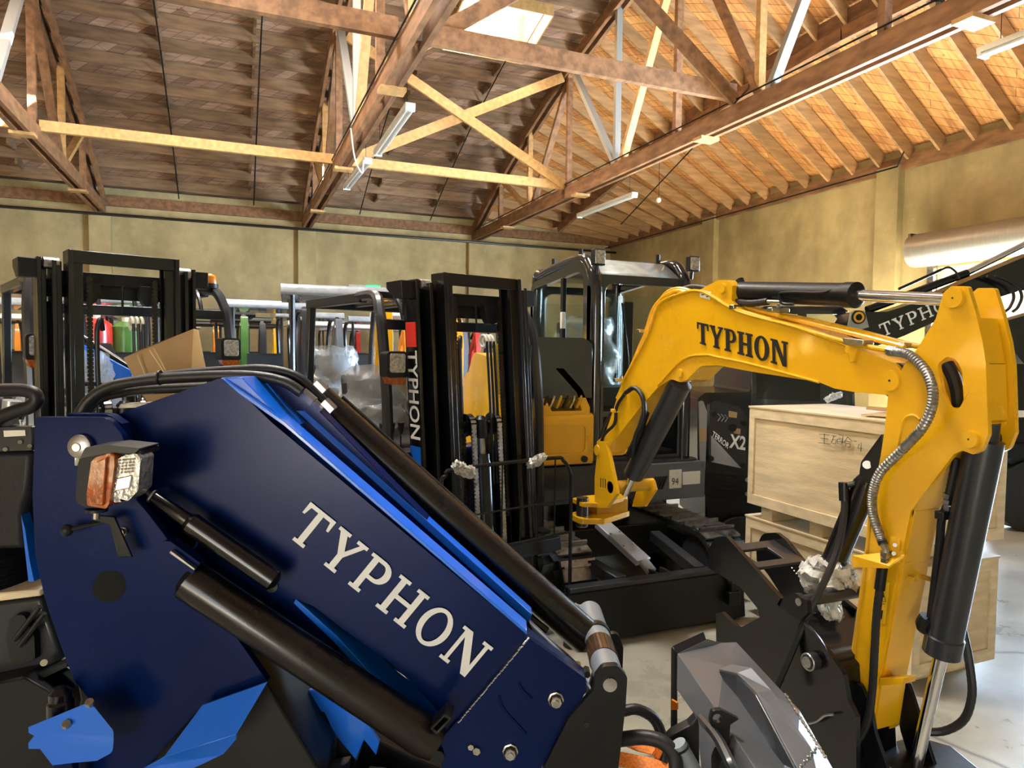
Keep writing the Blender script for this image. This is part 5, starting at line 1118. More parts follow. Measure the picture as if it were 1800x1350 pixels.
# ------------------------------------------------------------------ wooden crates
def crate(x0, x1, y0, y1, z0, z1, label, open_=False, runners=True):
    t = thing('wooden_crate', label, 'crate', ((x0+x1)/2, (y0+y1)/2, z0), 'plywood crates')
    h0 = z0+(.08 if runners else 0); b = .06; o = .012
    MB().bx(x0+o, x1-o, y0+o, y1-o, h0, z1-.012).build('box_panel', 'ply', t, .002)
    MB().bx(x0-.005, x1+.005, y0-.005, y1+.005, z1-.012, z1).build('lid', 'ply', t, .002)
    for (c, d) in (((x0, x0+o), None), ((x1-o, x1), None)):
        for z in ((h0, h0+b), (z1-.012-b, z1-.012)): MB().bx(c[0], c[1], y0, y1, *z).build('batten', 'ply_batten', t, .001)
        for y in ((y0, y0+b*.7), (y1-b*.7, y1)): MB().bx(c[0], c[1], *y, h0+b, z1-.012-b).build('batten', 'ply_batten', t, .001)
    for c in ((y0, y0+o), (y1-o, y1)):
        for z in ((h0, h0+b), (z1-.012-b, z1-.012)): MB().bx(x0+o, x1-o, *c, *z).build('batten', 'ply_batten', t, .001)
        for x in ((x0+o, x0+o+b*.7), (x1-o-b*.7, x1-o)): MB().bx(*x, *c, h0+b, z1-.012-b).build('batten', 'ply_batten', t, .001)
    if runners:
        for y in (y0+.1, (y0+y1)/2, y1-.18): MB().bx(x0+.03, x1-.03, y, y+.09, z0, h0).build('runner', 'ply_batten', t, .002)
    return t
c1_ = crate(2.95, 3.55, 2.2, 3.34, 0, .61, 'plywood crate on the floor behind the yellow stick, under another crate')
c2_ = crate(2.93, 3.58, 2.2, 3.31, .611, 1.29, 'plywood crate with pencilled characters, stacked on top of the floor crate')
# pencilled characters as strokes
def stroke(par, pts, r=.0025): MB().tube([V((2.929, y, z)) for y, z in pts], r, 5, 0).build('pencil_mark', 'black_ink', par, smooth=0)
pc_ = lambda x, y: on_x(2.929, x, y).yz
for s_ in (((1440, 763), (1458, 765)), ((1442, 770), (1456, 772)), ((1438, 778), (1460, 781)), ((1449, 762), (1449, 780)), ((1462, 766), (1470, 767)), ((1466, 767), (1461, 779)), ((1463, 773), (1470, 773), (1469, 780), (1463, 779)), ((1474, 764), (1482, 766), (1481, 780)), ((1474, 770), (1482, 772)), ((1474, 776), (1486, 778)),
           ((1472, 772), (1480, 774), (1479, 781), (1472, 779), (1472, 772)), ((1484, 775), (1496, 777)), ((1490, 768), (1484, 778)), ((1490, 768), (1498, 776)), ((1487, 779), (1495, 780), (1494, 786), (1487, 785), (1487, 779)), ((1500, 775), (1506, 776)), ((1510, 780), (1508, 788), (1516, 788)), ((1514, 778), (1513, 794))):
    stroke(c2_, [pc_(x-0, y) for x, y in s_], .0015)
crate(7.6, 8.6, 4.75, 5.6, 0, .62, 'pale crate on the far floor near the bright doorway, behind the stick')
crate(8.7, 9.9, 5.9, 7.0, 0, .55, 'low pale crate at the far right edge before the doorway')
crate(2.6, 3.8, 7.6, 8.6, 0, .55, 'pale crate seen between the mast rails, on the lower level'); crate(2.4, 3.3, 7.7, 8.5, .551, 1.0, 'small pale crate seen between the mast rails, on top of a crate')
t = thing('plastic_bag', 'clear plastic and paper lying on the upper crate', 'packaging', (3.0, 2.7, 1.29))
crumple([on_x(3.0, 1452, 708)+V((0, 0, .01)), on_x(3.02, 1465, 697), on_x(3.05, 1480, 693)], [.012, .018, .012], 'plastic_sheet', 'plastic_wrap', t, .006)
MB().box((3.15, 2.45, 1.3), (.25, .3, .006), Matrix.Rotation(.3, 3, 'Z')).build('paper_sheet', 'cardboard_light', t)
MB().box((3.25, 2.6, 1.315), (.12, .2, .02), Matrix.Rotation(.1, 3, 'Y')).build('paper_sheet', 'cardboard', t)
# ------------------------------------------------------------------ black machine with graphics behind the crates
BZ = frontal(5.0)
bm = thing('black_excavator', 'black excavator with printed side panel and raised black boom behind the crates', 'excavator', V((BZ.pt(1380, 880).x, BZ.pt(1380, 880).y, 0)))
MB().pp(BZ, [(1226, 700, 6), (1240, 690, 6), (1318, 690, 6), (1322, 640), (1500, 640), (1510, 900), (1226, 868)], .9).build('body', 'black_paint', bm, .01)
MB().pp(BZ, [(1229, 706), (1236, 704, 6), (1243, 724), (1240, 826), (1230, 824)], .02, off=-.02).build('side_panel', 'grey_light', bm, .004)
pn = MB().pp(BZ, [(1247, 710, 6), (1256, 703, 8), (1302, 716, 10), (1313, 735, 8), (1311, 826, 6), (1246, 812, 6)], .02, off=-.03).build('side_panel', 'cab_paint', bm, .004)
MB().pp(BZ, [(1250, 765), (1303, 823), (1250, 812)], .002, off=-.033).build('panel_graphic', 'grey_light', pn, smooth=0)
MB().pp(BZ, [(1256, 712), (1290, 718), (1290, 738), (1250, 730)], .002, off=-.032).build('panel_graphic', 'dark_grey', pn, smooth=0)
for q in ((1254, 728), (1307, 744), (1250, 806), (1305, 818), (1287, 752)): 
    c = BZ.pt(*q, -.032); MB().cyl(c, c-_f*.008, .02 if q[0] != 1287 else .03, n=16).build('panel_lock', 'black_satin', pn)
for k in range(3): MB().tube([BZ.pt(1262+k*6, 727+k, -.034), BZ.pt(1267+k*6, 733+k, -.034), BZ.pt(1262+k*6, 740+k, -.034)], .004, 5, 0).build('chevron', 'grey_light', pn)
s5 = 5.0/1200
O = BZ.pt(1251, 766, -.036); U = (BZ.pt(1283, 792, -.036)-O); text_mesh('lettering', 'TERROR', O, U/4.25, (BZ.pt(1254, 757, -.036)-O)*1.4, 'white_ink', pn, .02, 0)
O = BZ.pt(1283, 786, -.036); text_mesh('lettering', 'X2', O, (BZ.pt(1311, 791, -.036)-O)/1.25, (BZ.pt(1285, 762, -.036)-O)*1.35, 'white_ink', pn, .03, 0)
MB().pp(BZ, [(1281, 722), (1296, 725), (1295, 735), (1281, 733)], .002, off=-.034).build('cardboard_tab', 'cardboard', pn, smooth=0)
MB().pp(BZ, [(1290, 752), (1302, 754), (1301, 764), (1290, 762)], .002, off=-.034).build('cardboard_tab', 'cardboard', pn, smooth=0)
MB().pp(BZ, [(1229, 752), (1242, 754), (1242, 776), (1229, 774)], .002, off=-.024).build('cardboard_tab', 'cardboard', bm, smooth=0)
for y in (833, 846, 856): MB().pp(BZ, [(1260, y), (1292, y+5), (1292, y+8), (1258, y+3)], .01, off=-.008).build('pressed_rib', 'black_satin', bm, .003)
for x, y in ((1313, 843), (1313, 868)): c = BZ.pt(x, y); MB().cyl(c, c-_f*.01, .016).build('bolt', 'steel', bm)
# its cab
cbn = MB(); outer = [(1322, 712), (1322, 560, 14), (1345, 541, 12), (1480, 541, 10), (1496, 560, 8), (1500, 712)]
cbn.pp(BZ, outer, .06, [[(1332, 640), (1332, 566, 8), (1350, 552, 6), (1408, 552), (1408, 640)], [(1418, 640), (1418, 552), (1472, 552, 8), (1484, 566), (1488, 640)], [(1330, 655), (1442, 668), (1442, 706), (1330, 700)]], off=-.01)
cf_ = cbn.build('cab_frame', 'cab_paint', bm, .006)
MB().pp(BZ, outer, .06, [[(1334, 700), (1334, 566), (1350, 552), (1472, 552), (1484, 566), (1488, 700)]], off=.8).build('cab_frame', 'cab_paint', bm, .006)
MB().pp(BZ, [(1326, 708), (1326, 556), (1490, 552), (1494, 708)], .012, off=.02).build('cab_glass', 'glass', bm, smooth=0)
MB().pp(BZ, [(1330, 548), (1345, 538), (1480, 538), (1494, 548)], .85, off=-.01).build('cab_roof', 'cab_paint', bm, .01)
MB().pp(BZ, [(1390, 700), (1390, 620, 10), (1420, 615, 10), (1430, 700)], .4, off=.3).build('operator_seat', 'seat_vinyl', bm, .02)
# tracks
for off in (.0, .62):
    tp = [(1228, 905, 20), (1232, 882, 14), (1500, 915, 20), (1500, 990, 20), (1240, 960, 20)]
    g_ = [BZ.pt(1262, 900, off), BZ.pt(1600, 900, off)]
    d_ = (g_[1]-g_[0]).normalized(); L = (g_[1]-g_[0]).length
    pf = rp([(0, 0, .18), (L, 0, .18), (L, .4, .18), (0, .4, .18)], 6)
    MB().poly([[V((g_[0].x, g_[0].y, 0))+d_*u_+V((0, 0, z)) for u_, z in pf]], _f*.26).build('track_belt', 'rubber', bm, .01)
MB().pp(BZ, [(1240, 860), (1500, 890), (1500, 960), (1240, 930)], .8, off=.05).build('undercarriage', 'black_satin', bm, .01)
# boom rising to the right with pale lettering
BB = frontal(4.7)
bo2 = MB().pp(BB, [(1490, 600, 12), (1486, 570, 14), (1500, 548, 14), (1522, 548, 10), (1560, 548), (1625, 527), (1757, 470), (1830, 440), (1900, 445), (1900, 500), (1790, 512), (1700, 540), (1590, 590), (1530, 612, 10)], .18).build('boom', 'black_paint', bm, .006)
c = BB.pt(1506, 558); br_ = MB().pcyl(c, c-_f*.03, [(0, .05), (.03, .046)], 24).build('boom_boss', 'black_satin', bo2)
MB().torus(c-_f*.03, _f, .03, .008, 24, 6).build('brass_ring', 'yellow_dull', bo2)
MB().pp(BB, [(1488, 590), (1496, 548), (1520, 545), (1528, 575), (1512, 580)], .02, off=-.02).build('boom_lug', 'grey_light', bo2, .003)
O = BB.pt(1552, 592, -.004); E = BB.pt(1690, 535, -.004); U_ = (E-O).normalized(); up = V((0, 0, 1))-U_*U_.z
slab_word(MB(), 'TYPHON', O, E, up.normalized()*.088, -_f, .003, .14, .2).build('lettering', 'white_ink', bo2, smooth=0)
for a, b, r in (((1524, 545), (1700, 480), .028), ((1540, 560), (1720, 492), .012), ((1580, 508), (1655, 474), .01)):
    MB().cyl(BB.pt(*a, .05), BB.pt(*b, .05), r, n=16).build('hydraulic_cylinder' if r > .02 else 'oil_pipe', 'black_paint', bo2)
MB().cyl(BB.pt(1693, 483, .05), BB.pt(1830, 415, .05), .021, n=20).build('piston_rod', 'chrome', bo2)
MB().tube([BB.pt(*p, .0) for p in ((1655, 474), (1668, 470), (1680, 478), (1686, 490))], .008, 8).build('hydraulic_hose', 'hose_rubber', bo2)
for k in range(2): MB().tube([BB.pt(x+k*14, y, -.06) for x, y in ((1735, 485), (1770, 500), (1782, 520), (1775, 540), (1766, 548))], .01, 8).build('hydraulic_hose', 'hose_rubber', bo2)
MB().pp(BB, [(1835, 470, 10), (1890, 455, 10), (1912, 500), (1925, 640, 10), (1800, 640, 10), (1768, 600), (1766, 565), (1835, 545)], .14, off=.02).build('stick', 'black_paint', bm, .006)
# further black machine at the right edge
t = thing('black_loader', 'black machine with a small wheel at the far right edge by the doorway', 'loader', V((6.2, 3.9, 0)))
BR = frontal(6.2)
MB().pp(BR, [(1770, 640, 8), (1830, 630), (1900, 640), (1900, 790), (1775, 800), (1764, 770)], .5).build('body', 'black_paint', t, .01)
MB().pp(BR, [(1764, 782), (1900, 775), (1900, 800), (1764, 806)], .6, off=-.05).build('chassis', 'black_satin', t, .01)
MB().pp(BR, [(1770, 722), (1900, 722), (1900, 732), (1770, 734)], .5, off=-.04).build('deck', 'white_enamel', t, .004)
c = BR.pt(1795, 797, .02); MB().pp(BR, [(1775, 800), (1900, 795), (1890, 830), (1785, 830)], .4, off=.05).build('axle_frame', 'black_satin', t, .01)
for dx in (.12, .62):
    c_ = c+V(_r)*dx; MB().cyl(V((c_.x, c_.y, .33)), V((c_.x, c_.y, .33))+_f*.18, .33, n=28).build('wheel', 'rubber', t)
# ------------------------------------------------------------------ forklifts (built around the foot of the mast, facing -Y)
def vbox(x, y, w, d, z0, z1): return MB().bx(x-w/2, x+w/2, y-d/2, y+d/2, z0, z1)
def chain(x, y, z0, z1, w=.03):
    mb = MB(); z = z0
    while z < z1: mb.box((x, y, z), (w, .014, .017)); mb.box((x, y, z+.011), (w*.6, .02, .012)); z += .022
    return mb
def forklift(name, label, tilt, text=False, beacon=False, backrest=True, wrap=False, gx=0, lights=(-1, 1), forks=True):
    t = thing(name, label, 'forklift', (0, 0, 0), None)
    tl = math.tan(R(tilt))
    def sh(mb):      # lean the mast backwards
        for v in mb.v: v.y += (v.z-.1)*tl
        return mb
    P = lambda mb, nm, mt, par=t, **k: sh(mb).build(nm, mt, par, **k)
    for s in (-1, 1):
        mb = vbox(s*.375, .06, .05, .02, .08, 2.08); mb.bx(s*.39-.01, s*.39+.01, 0, .14, .08, 2.08); mb.bx(s*.35, s*.40, .12, .14, .08, 2.08)
        orl = P(mb, 'outer_rail', 'black_paint', bev=.003)
        mb = vbox(s*.315, .0, .05, .02, .1, 2.06); mb.bx(s*.33-.01, s*.33+.01, -.05, .1, .1, 2.06); mb.bx(s*.29, s*.34, .08, .1, .1, 2.06)
        P(mb, 'middle_rail', 'black_paint', bev=.003)
        mb = vbox(s*.24, -.06, .07, .03, .12, 2.12); mb.bx(s*.265-.012, s*.265+.012, -.1, .04, .12, 2.12); mb.bx(s*.205, s*.275, .02, .04, .12, 2.12)
        P(mb, 'inner_rail', 'black_paint', bev=.004)
        P(MB().cyl((s*.30, .02, 2.05), (s*.37, .02, 2.05), .032, n=16), 'mast_roller', 'steel')
        P(MB().poly([[V((s*.39, y, z)) for y, z in ((.02, 1.97), (.02, 2.07), (.2, 2.07), (.2, 2.03), (.1, 1.97))]], (s*.09, 0, 0)), 'wing_plate', 'black_satin', bev=.003)
        P(chain(s*.165, -.01, .7, 1.98), 'lift_chain', 'tube_black', smooth=0)
        P(MB().cyl((s*.345, .12, .2), (s*.345, .12, 1.85), .028, n=16), 'side_cylinder', 'black_paint')
    if text:
        ob = text_mesh('lettering', 'TYPHON', (-.402, .06+.0, 1.68), (0, 0, -.125), (0, -.15, 0), 'white_ink', t, .015, .002)
        for v in ob.data.vertices: v.co.y += (v.co.z-.1)*tl+.06
        for a, b_, m_ in ((1.70, 1.84, 'red_plastic'), (.9, 1.14, 'blue_bright')):
            P(MB().bx(-.404, -.398, .02, .13, a, b_), 'rail_decal', m_, smooth=0)
    P(MB().bx(-.275, .275, -.085, -.06, 2.05, 2.12), 'top_crossbar', 'black_paint', bev=.003)
    P(MB().bx(-.34, .34, .06, .1, 1.95, 2.02), 'middle_crossbar', 'black_satin', bev=.003)
    P(MB().bx(-.40, .40, .13, .17, 1.88, 1.98), 'outer_crossbar', 'black_satin', bev=.003)
    P(MB().bx(-.40, .40, .13, .16, .5, .62), 'lower_crossbar', 'black_satin', bev=.003)
    for s in (-1, 1): P(MB().poly([[V((x, .04, z)) for x, z in rp([(s*.2, 1.96), (s*.2, 1.86, .02), (s*.13, 1.84, .03), (s*.1, 1.9), (s*.1, 1.96)])]], (0, .06, 0)), 'cylinder_head', 'black_plastic', bev=.004)
    # hoses over their sheaves
    for k, x in enumerate((.045, .07, .095)):
        P(MB().torus((x, .0, 1.74), (1, 0, 0), .035, .009, 20, 8), 'hose_sheave', 'sticker')
        P(MB().tube([V((x, -.036, 1.74)), V((x+.005, -.036, 1.4)), V((x+.01, -.03, .9))], .0085, 8), 'mast_hose', 'hose_rubber')
    P(MB().tube([V((-.12, .02, 1.2)), V((-.13, .0, 1.6)), V((-.125, .0, 1.72)), V((-.105, .02, 1.76)), V((-.09, .05, 1.7))], .013, 10), 'mast_hose', 'hose_rubber')
    P(MB().cyl((.0, .0, 1.96), (.0, .0, 1.8), .006, n=6), 'limit_rod', 'black_satin')
    # free lift cylinder with its chain wheels
    P(MB().pcyl((0, .0, .25), (0, .0, 1.08), [(0, .055), (.78, .055), (.8, .05), (.83, .05)], 24), 'lift_cylinder', 'black_paint')
    P(MB().cyl((0, .0, 1.08), (0, .0, 1.2), .026, n=20), 'lift_ram', 'steel')
    P(MB().pcyl((0, .0, 1.17), (0, .0, 1.3), [(0, .04), (.07, .045), (.11, .04), (.13, .02)], 20), 'ram_head', 'black_satin')
    P(MB().cyl((-.13, .0, 1.25), (.13, .0, 1.25), .022, n=14), 'wheel_axle', 'black_satin')
    for s in (-1, 1):
        P(MB().pcyl((s*.07, 0, 1.25), (s*.115, 0, 1.25), [(0, .06), (.004, .066), (.008, .05), (.037, .05), (.041, .066), (.045, .06)], 28), 'chain_wheel', 'black_paint')
        P(chain(s*.092, -.056, .45, 1.25, .034), 'lift_chain', 'steel', smooth=0); P(chain(s*.092, .056, .45, 1.25, .034), 'lift_chain', 'tube_black', smooth=0)
        mb = MB()
        for i in range(9):
            a = math.pi*i/8; p = V((s*.092, -.056*math.cos(a), 1.25+.056*math.sin(a))); mb.box(p, (.036, .016, .016), Matrix.Rotation(-a, 3, 'X'))
        P(mb, 'chain_bend', 'steel', smooth=0)
    # carriage, forks, backrest
    P(MB().bx(-.44, .44, -.17, -.13, .48, .56), 'carriage_bar', 'black_satin', bev=.004); P(MB().bx(-.44, .44, -.17, -.13, .14, .22), 'carriage_bar', 'black_satin', bev=.004)
    for x in (-.2, .2): P(MB().bx(x-.03, x+.03, -.15, -.1, .14, .56), 'carriage_upright', 'black_satin', bev=.003)
    for x in (-.28, .28) if forks else ():
        MB().poly([[V((x-.05, y, z)) for y, z in ((-.17, .6), (-.17, .08), (-.95, .03), (-.95, .045), (-.25, .13), (-.21, .2), (-.21, .6))]], (.1, 0, 0)).build('fork', 'black_satin', t, .003)
    if backrest:
        fr_ = MB().tube([V((-.46, -.19, .1)), V((-.46, -.19, .92)), V((-.43, -.19, 1.03)), V((-.35, -.19, 1.06)), V((.30, -.19, 1.06)), V((.39, -.19, 1.04)), V((.45, -.19, .96)), V((.46, -.19, .85)), V((.46, -.19, .1))], .011, 8, 3)
        bo = fr_.build('load_backrest', 'black_satin', t)
        MB().cyl((-.46, -.19, .8), (.46, -.19, .8), .006, n=6).build('backrest_rod', 'black_satin', bo); MB().cyl((-.46, -.19, .6), (.46, -.19, .6), .008, n=6).build('backrest_rod', 'black_satin', bo)
        for x in (-.32, -.19, -.06, .07, .2, .33): MB().cyl((x, -.19, .6), (x, -.19, 1.06), .005, n=6).build('backrest_rod', 'black_satin', bo)
        if wrap:
            crumple([V((-.38, -.2, 1.09)), V((-.34, -.2, 1.06)), V((-.27, -.2, 1.03))], [.02, .035, .03], 'foam_wrap', 'bubble_wrap', bo, .008)
            crumple([V((.12, -.2, 1.04)), V((.19, -.2, 1.06)), V((.24, -.2, 1.08))], [.022, .03, .018], 'foam_wrap', 'bubble_wrap', bo, .008)
    # overhead guard
    gz_ = 2.0; gw = .56
    for s in (-1, 1):
        MB().tube([V((gx+s*gw, .28, .5)), V((gx+s*gw, .30, 1.3)), V((gx+s*gw, .36, 1.75)), V((gx+s*gw*.98, .42, 1.9)), V((gx+s*gw*.94, .52, gz_)), V((gx+s*gw*.93, .75, gz_+.01))], .033, 8, 5).build('guard_post', 'dark_grey', t)
        MB().bx(gx+s*gw*.93-.03, gx+s*gw*.93+.03, .7, 1.55, gz_-.03, gz_+.03).build('guard_rail', 'dark_grey', t, .006)
        MB().bar((gx+s*gw*.93, 1.52, gz_), (gx+s*gw*.93, 1.62, .9), .05, .06).build('guard_post', 'dark_grey', t, .006)
    MB().bx(gx-gw*.95, gx+gw*.95, .38, .44, 1.8, 1.86).build('guard_crossbar', 'dark_grey', t, .005)
    MB().bx(gx-gw*.95, gx+gw*.95, .52, .58, gz_-.01, gz_+.03).build('guard_crossbar', 'dark_grey', t, .005)
    MB().bx(gx-gw*.95, gx+gw*.95, 1.48, 1.54, gz_-.03, gz_+.02).build('guard_crossbar', 'dark_grey', t, .005)
    for k in range(5):
        x = gx-.4+.2*k; MB().tube([V((x, .4, 1.84)), V((x, .47, 1.96)), V((x, .62, gz_)), V((x, 1.5, gz_))], .013, 6, 3).build('roof_bar', 'dark_grey', t)
    MB().bx(gx-gw*.9, gx+gw*.9, .56, 1.5, gz_+.0, gz_+.006).build('roof_sheet', 'glass_dark', t, smooth=0)
    for s in lights:
        c = V((gx+s*.53, .24, 1.6)); h = MB().poly([[c+V((x, .0, z)) for x, z in rp([(-.065, -.075, .02), (.065, -.075, .02), (.065, .075, .03), (-.065, .075, .03)])]], (0, .09, 0)).build('headlight', 'black_plastic', t, .012)
        MB().poly([[c+V((x, -.006, z)) for x, z in rp([(-.048, -.045, .015), (.048, -.045, .015), (.048, .062, .015), (-.048, .062, .015)])]], (0, .01, 0)).build('lens', 'lens', h, .003)
        MB().poly([[c+V((x, .0, z)) for x, z in rp([(-.05, -.115, .02), (.05, -.115, .02), (.06, -.07), (-.06, -.07)])]], (0, .07, 0)).build('amber_indicator', 'amber', h, .006)
        MB().tube([c+V((0, .06, 0)), c+V((-s*.01, .12, .05)), V((gx+s*gw, .33, 1.66))], .012, 8).build('light_bracket', 'black_satin', h)
    m_ = MB().tube([V((.52, .4, 1.8)), V((.42, .2, 1.76)), V((.3, .16, 1.74))], .012, 6); 
    if beacon:
        b_ = MB().pcyl((gx+.5, .54, gz_+.03), (gx+.5, .54, gz_+.12), [(0, .045), (.02, .05), (.07, .045), (.085, .03), (.09, .01)], 20).build('beacon_lamp', 'amber_bright', t)
        MB().cyl((gx+.5, .54, gz_+.02), (gx+.5, .54, gz_+.05), .055).build('beacon_base', 'black_plastic', b_)
    # body
    MB().poly([[V((-.45, y, z)) for y, z in rp([(.2, .3), (.2, 1.1, .04), (.34, 1.12, .04), (.4, .5), (.8, .45), (.85, .85), (1.9, .95, .1), (2.0, .7, .1), (1.95, .3)])]], (.9, 0, 0)).build('body', 'blue_paint', t, .02)
    MB().poly([[V((-.46, y, z)) for y, z in rp([(1.6, .2), (1.6, 1.0, .05), (1.95, 1.0, .15), (2.12, .8, .1), (2.1, .2, .1)])]], (.92, 0, 0)).build('counterweight', 'dark_grey', t, .03)
    st_ = MB().poly([[V((-.24, y, z)) for y, z in rp([(.95, .92), (1.45, .95), (1.55, 1.5, .06), (1.45, 1.5, .05), (1.36, 1.08), (.95, 1.04, .04)])]], (.48, 0, 0)).build('seat', 'seat_vinyl', t, .03)
    crumple([V((0, 1.3, 1.0)), V((0, 1.42, 1.2)), V((0, 1.5, 1.52))], [.3, .3, .24], 'plastic_cover', 'plastic_wrap', st_, .02)
    sw = MB().torus((-.02, .62, 1.28), V((0, -.5, .85)), .17, .014, 28, 8).build('steering_wheel', 'black_plastic', t)
    MB().cyl((-.02, .62, 1.28), (-.02, .42, .95), .022).build('steering_column', 'black_plastic', t)
    for k, x in enumerate((-.47, -.41, -.35)):
        MB().tube([V((x, .44, .95)), V((x-.01, .42, 1.1)), V((x-.03, .38, 1.2))], .005, 6).build('control_lever', 'chrome', t)
        MB().pcyl((x-.03, .38, 1.19), (x-.035, .37, 1.26), [(0, .01), (.03, .017), (.07, .02)], 10).build('lever_knob', 'black_plastic', t)
    for s in (-1, 1):
        tyre(t, (s*.42, .2, .29), (1, 0, 0), .29, .18, 18); tyre(t, (s*.4, 1.75, .24), (1, 0, 0), .24, .16, 16)
    return t
f1 = forklift('forklift', 'forklift at left with black mast and an orange beacon on its guard', 0, beacon=True, backrest=False, gx=.17)
f2 = forklift('forklift', 'middle forklift with lettered black mast and wrapped load backrest', 5.2, text=True, wrap=True, gx=.05, lights=(-1,), forks=False)
def camxy(x, Z): 
    p = CAM + _f*Z + _r*((x-900)/FPX*Z); return V((p.x, p.y, 0))
a = camxy(60, 3.6); f1.location = a + V((math.cos(R(21)), math.sin(R(21)), 0))*.42; f1.rotation_euler = (0, 0, R(21))
f2.scale = (.955,)*3; a = camxy(748, 3.5); f2.location = a + V((math.cos(R(15.7)), math.sin(R(15.7)), 0))*.42; f2.rotation_euler = (0, 0, R(15.7))
# ------------------------------------------------------------------ rows of small machines behind
def mini(label, colr='yellow_paint', roof='wrapped_canopy', armup=0):
    t = thing('canopy_excavator', label, 'excavator', (0, 0, 0))
    for s in (-1, 1):
        pf = rp([(-.1, .0, .15), (1.3, .0, .15), (1.3, .36, .15), (-.1, .36, .15)], 5)
        MB().poly([[V((s*.42-.11, y, z)) for y, z in pf]], (.22, 0, 0)).build('track', 'rubber', t, .01)
    MB().poly([[V((-.45, y, z)) for y, z in rp([(.1, .42, .05), (1.35, .42, .15), (1.45, .95, .15), (.8, .98, .08), (.72, .6), (.1, .58, .04)])]], (.9, 0, 0)).build('body', colr, t, .03)
    MB().poly([[V((-.22, y, z)) for y, z in rp([(.55, .9), (.95, .92), (1.05, 1.55, .06), (.94, 1.55, .05), (.86, 1.05), (.55, 1.02, .04)])]], (.44, 0, 0)).build('seat', 'seat_vinyl', t, .03)
    for s in (-1, 1):
        MB().tube([V((s*.38, 1.1, .9)), V((s*.4, 1.12, 1.6)), V((s*.42, 1.05, 2.02)), V((s*.42, .8, 2.12))], .032, 8, 4).build('canopy_post', 'dark_grey', t)
        MB().tube([V((s*.3, .45, .9)), V((s*.3, .4, 1.1)), V((s*.28, .36, 1.25))], .014, 6).build('control_lever', 'black_plastic', t)
        MB().tube([V((s*.4, .15, .6)), V((s*.42, .2, 1.4)), V((s*.42, .3, 2.1))], .022, 6, 4).build('canopy_post', 'dark_grey', t)
    MB().poly([[V((-.52, y, z)) for y, z in rp([(.1, 2.1, .03), (1.3, 2.1, .03), (1.25, 2.2, .05), (.15, 2.2, .05)])]], (1.04, 0, 0)).build('canopy', roof, t, .03)
    b1 = [(-.1, .5), (-.32, 1.0), (-.42, 1.6), (-.75, 1.95)]
    MB().poly([[V((.26, y, z)) for y, z in rp([(.02, .45), (-.1, 1.0, .1), (-.25, 1.75, .1), (-.5, 2.0, .06), (-.56, 1.94), (-.38, 1.62, .1), (-.22, 1.0, .1), (-.12, .45)])]], (.12, 0, 0)).build('boom', colr, t, .008)
    MB().poly([[V((.27, y, z)) for y, z in rp([(-.42, 2.05, .04), (-.56, 2.08, .04), (-.66, 1.7), (-.62, .8), (-.54, .8), (-.5, 1.6)])]], (.1, 0, 0)).build('stick', colr, t, .008)
    MB().cyl((.32, -.16, 1.9), (.32, -.42, 2.08), .035, n=10).build('hydraulic_cylinder', 'black_satin', t)
    MB().cyl((.32, -.28, .7), (.32, -.2, 1.3), .04, n=10).build('hydraulic_cylinder', 'black_satin', t)
    MB().poly([[V((.12, y, z)) for y, z in ((-.5, .8), (-.68, .78), (-.76, .5), (-.6, .36), (-.4, .5))]], (.4, 0, 0)).build('bucket', 'black_satin', t, .01)
    MB().bx(-.5, .5, -.3, -.26, .02, .3).build('dozer_blade', 'black_satin', t, .006)
    return t
def place(x, Z):
    p = camxy(x, Z); return p
proto = mini('yellow canopy excavator behind the middle forklift, nearest of the rows', 'yellow_paint')
proto.location = place(600, 6.2); proto.rotation_euler = (0, 0, R(-4))
st = [c for c in proto.children if c.name.startswith('seat')][0]
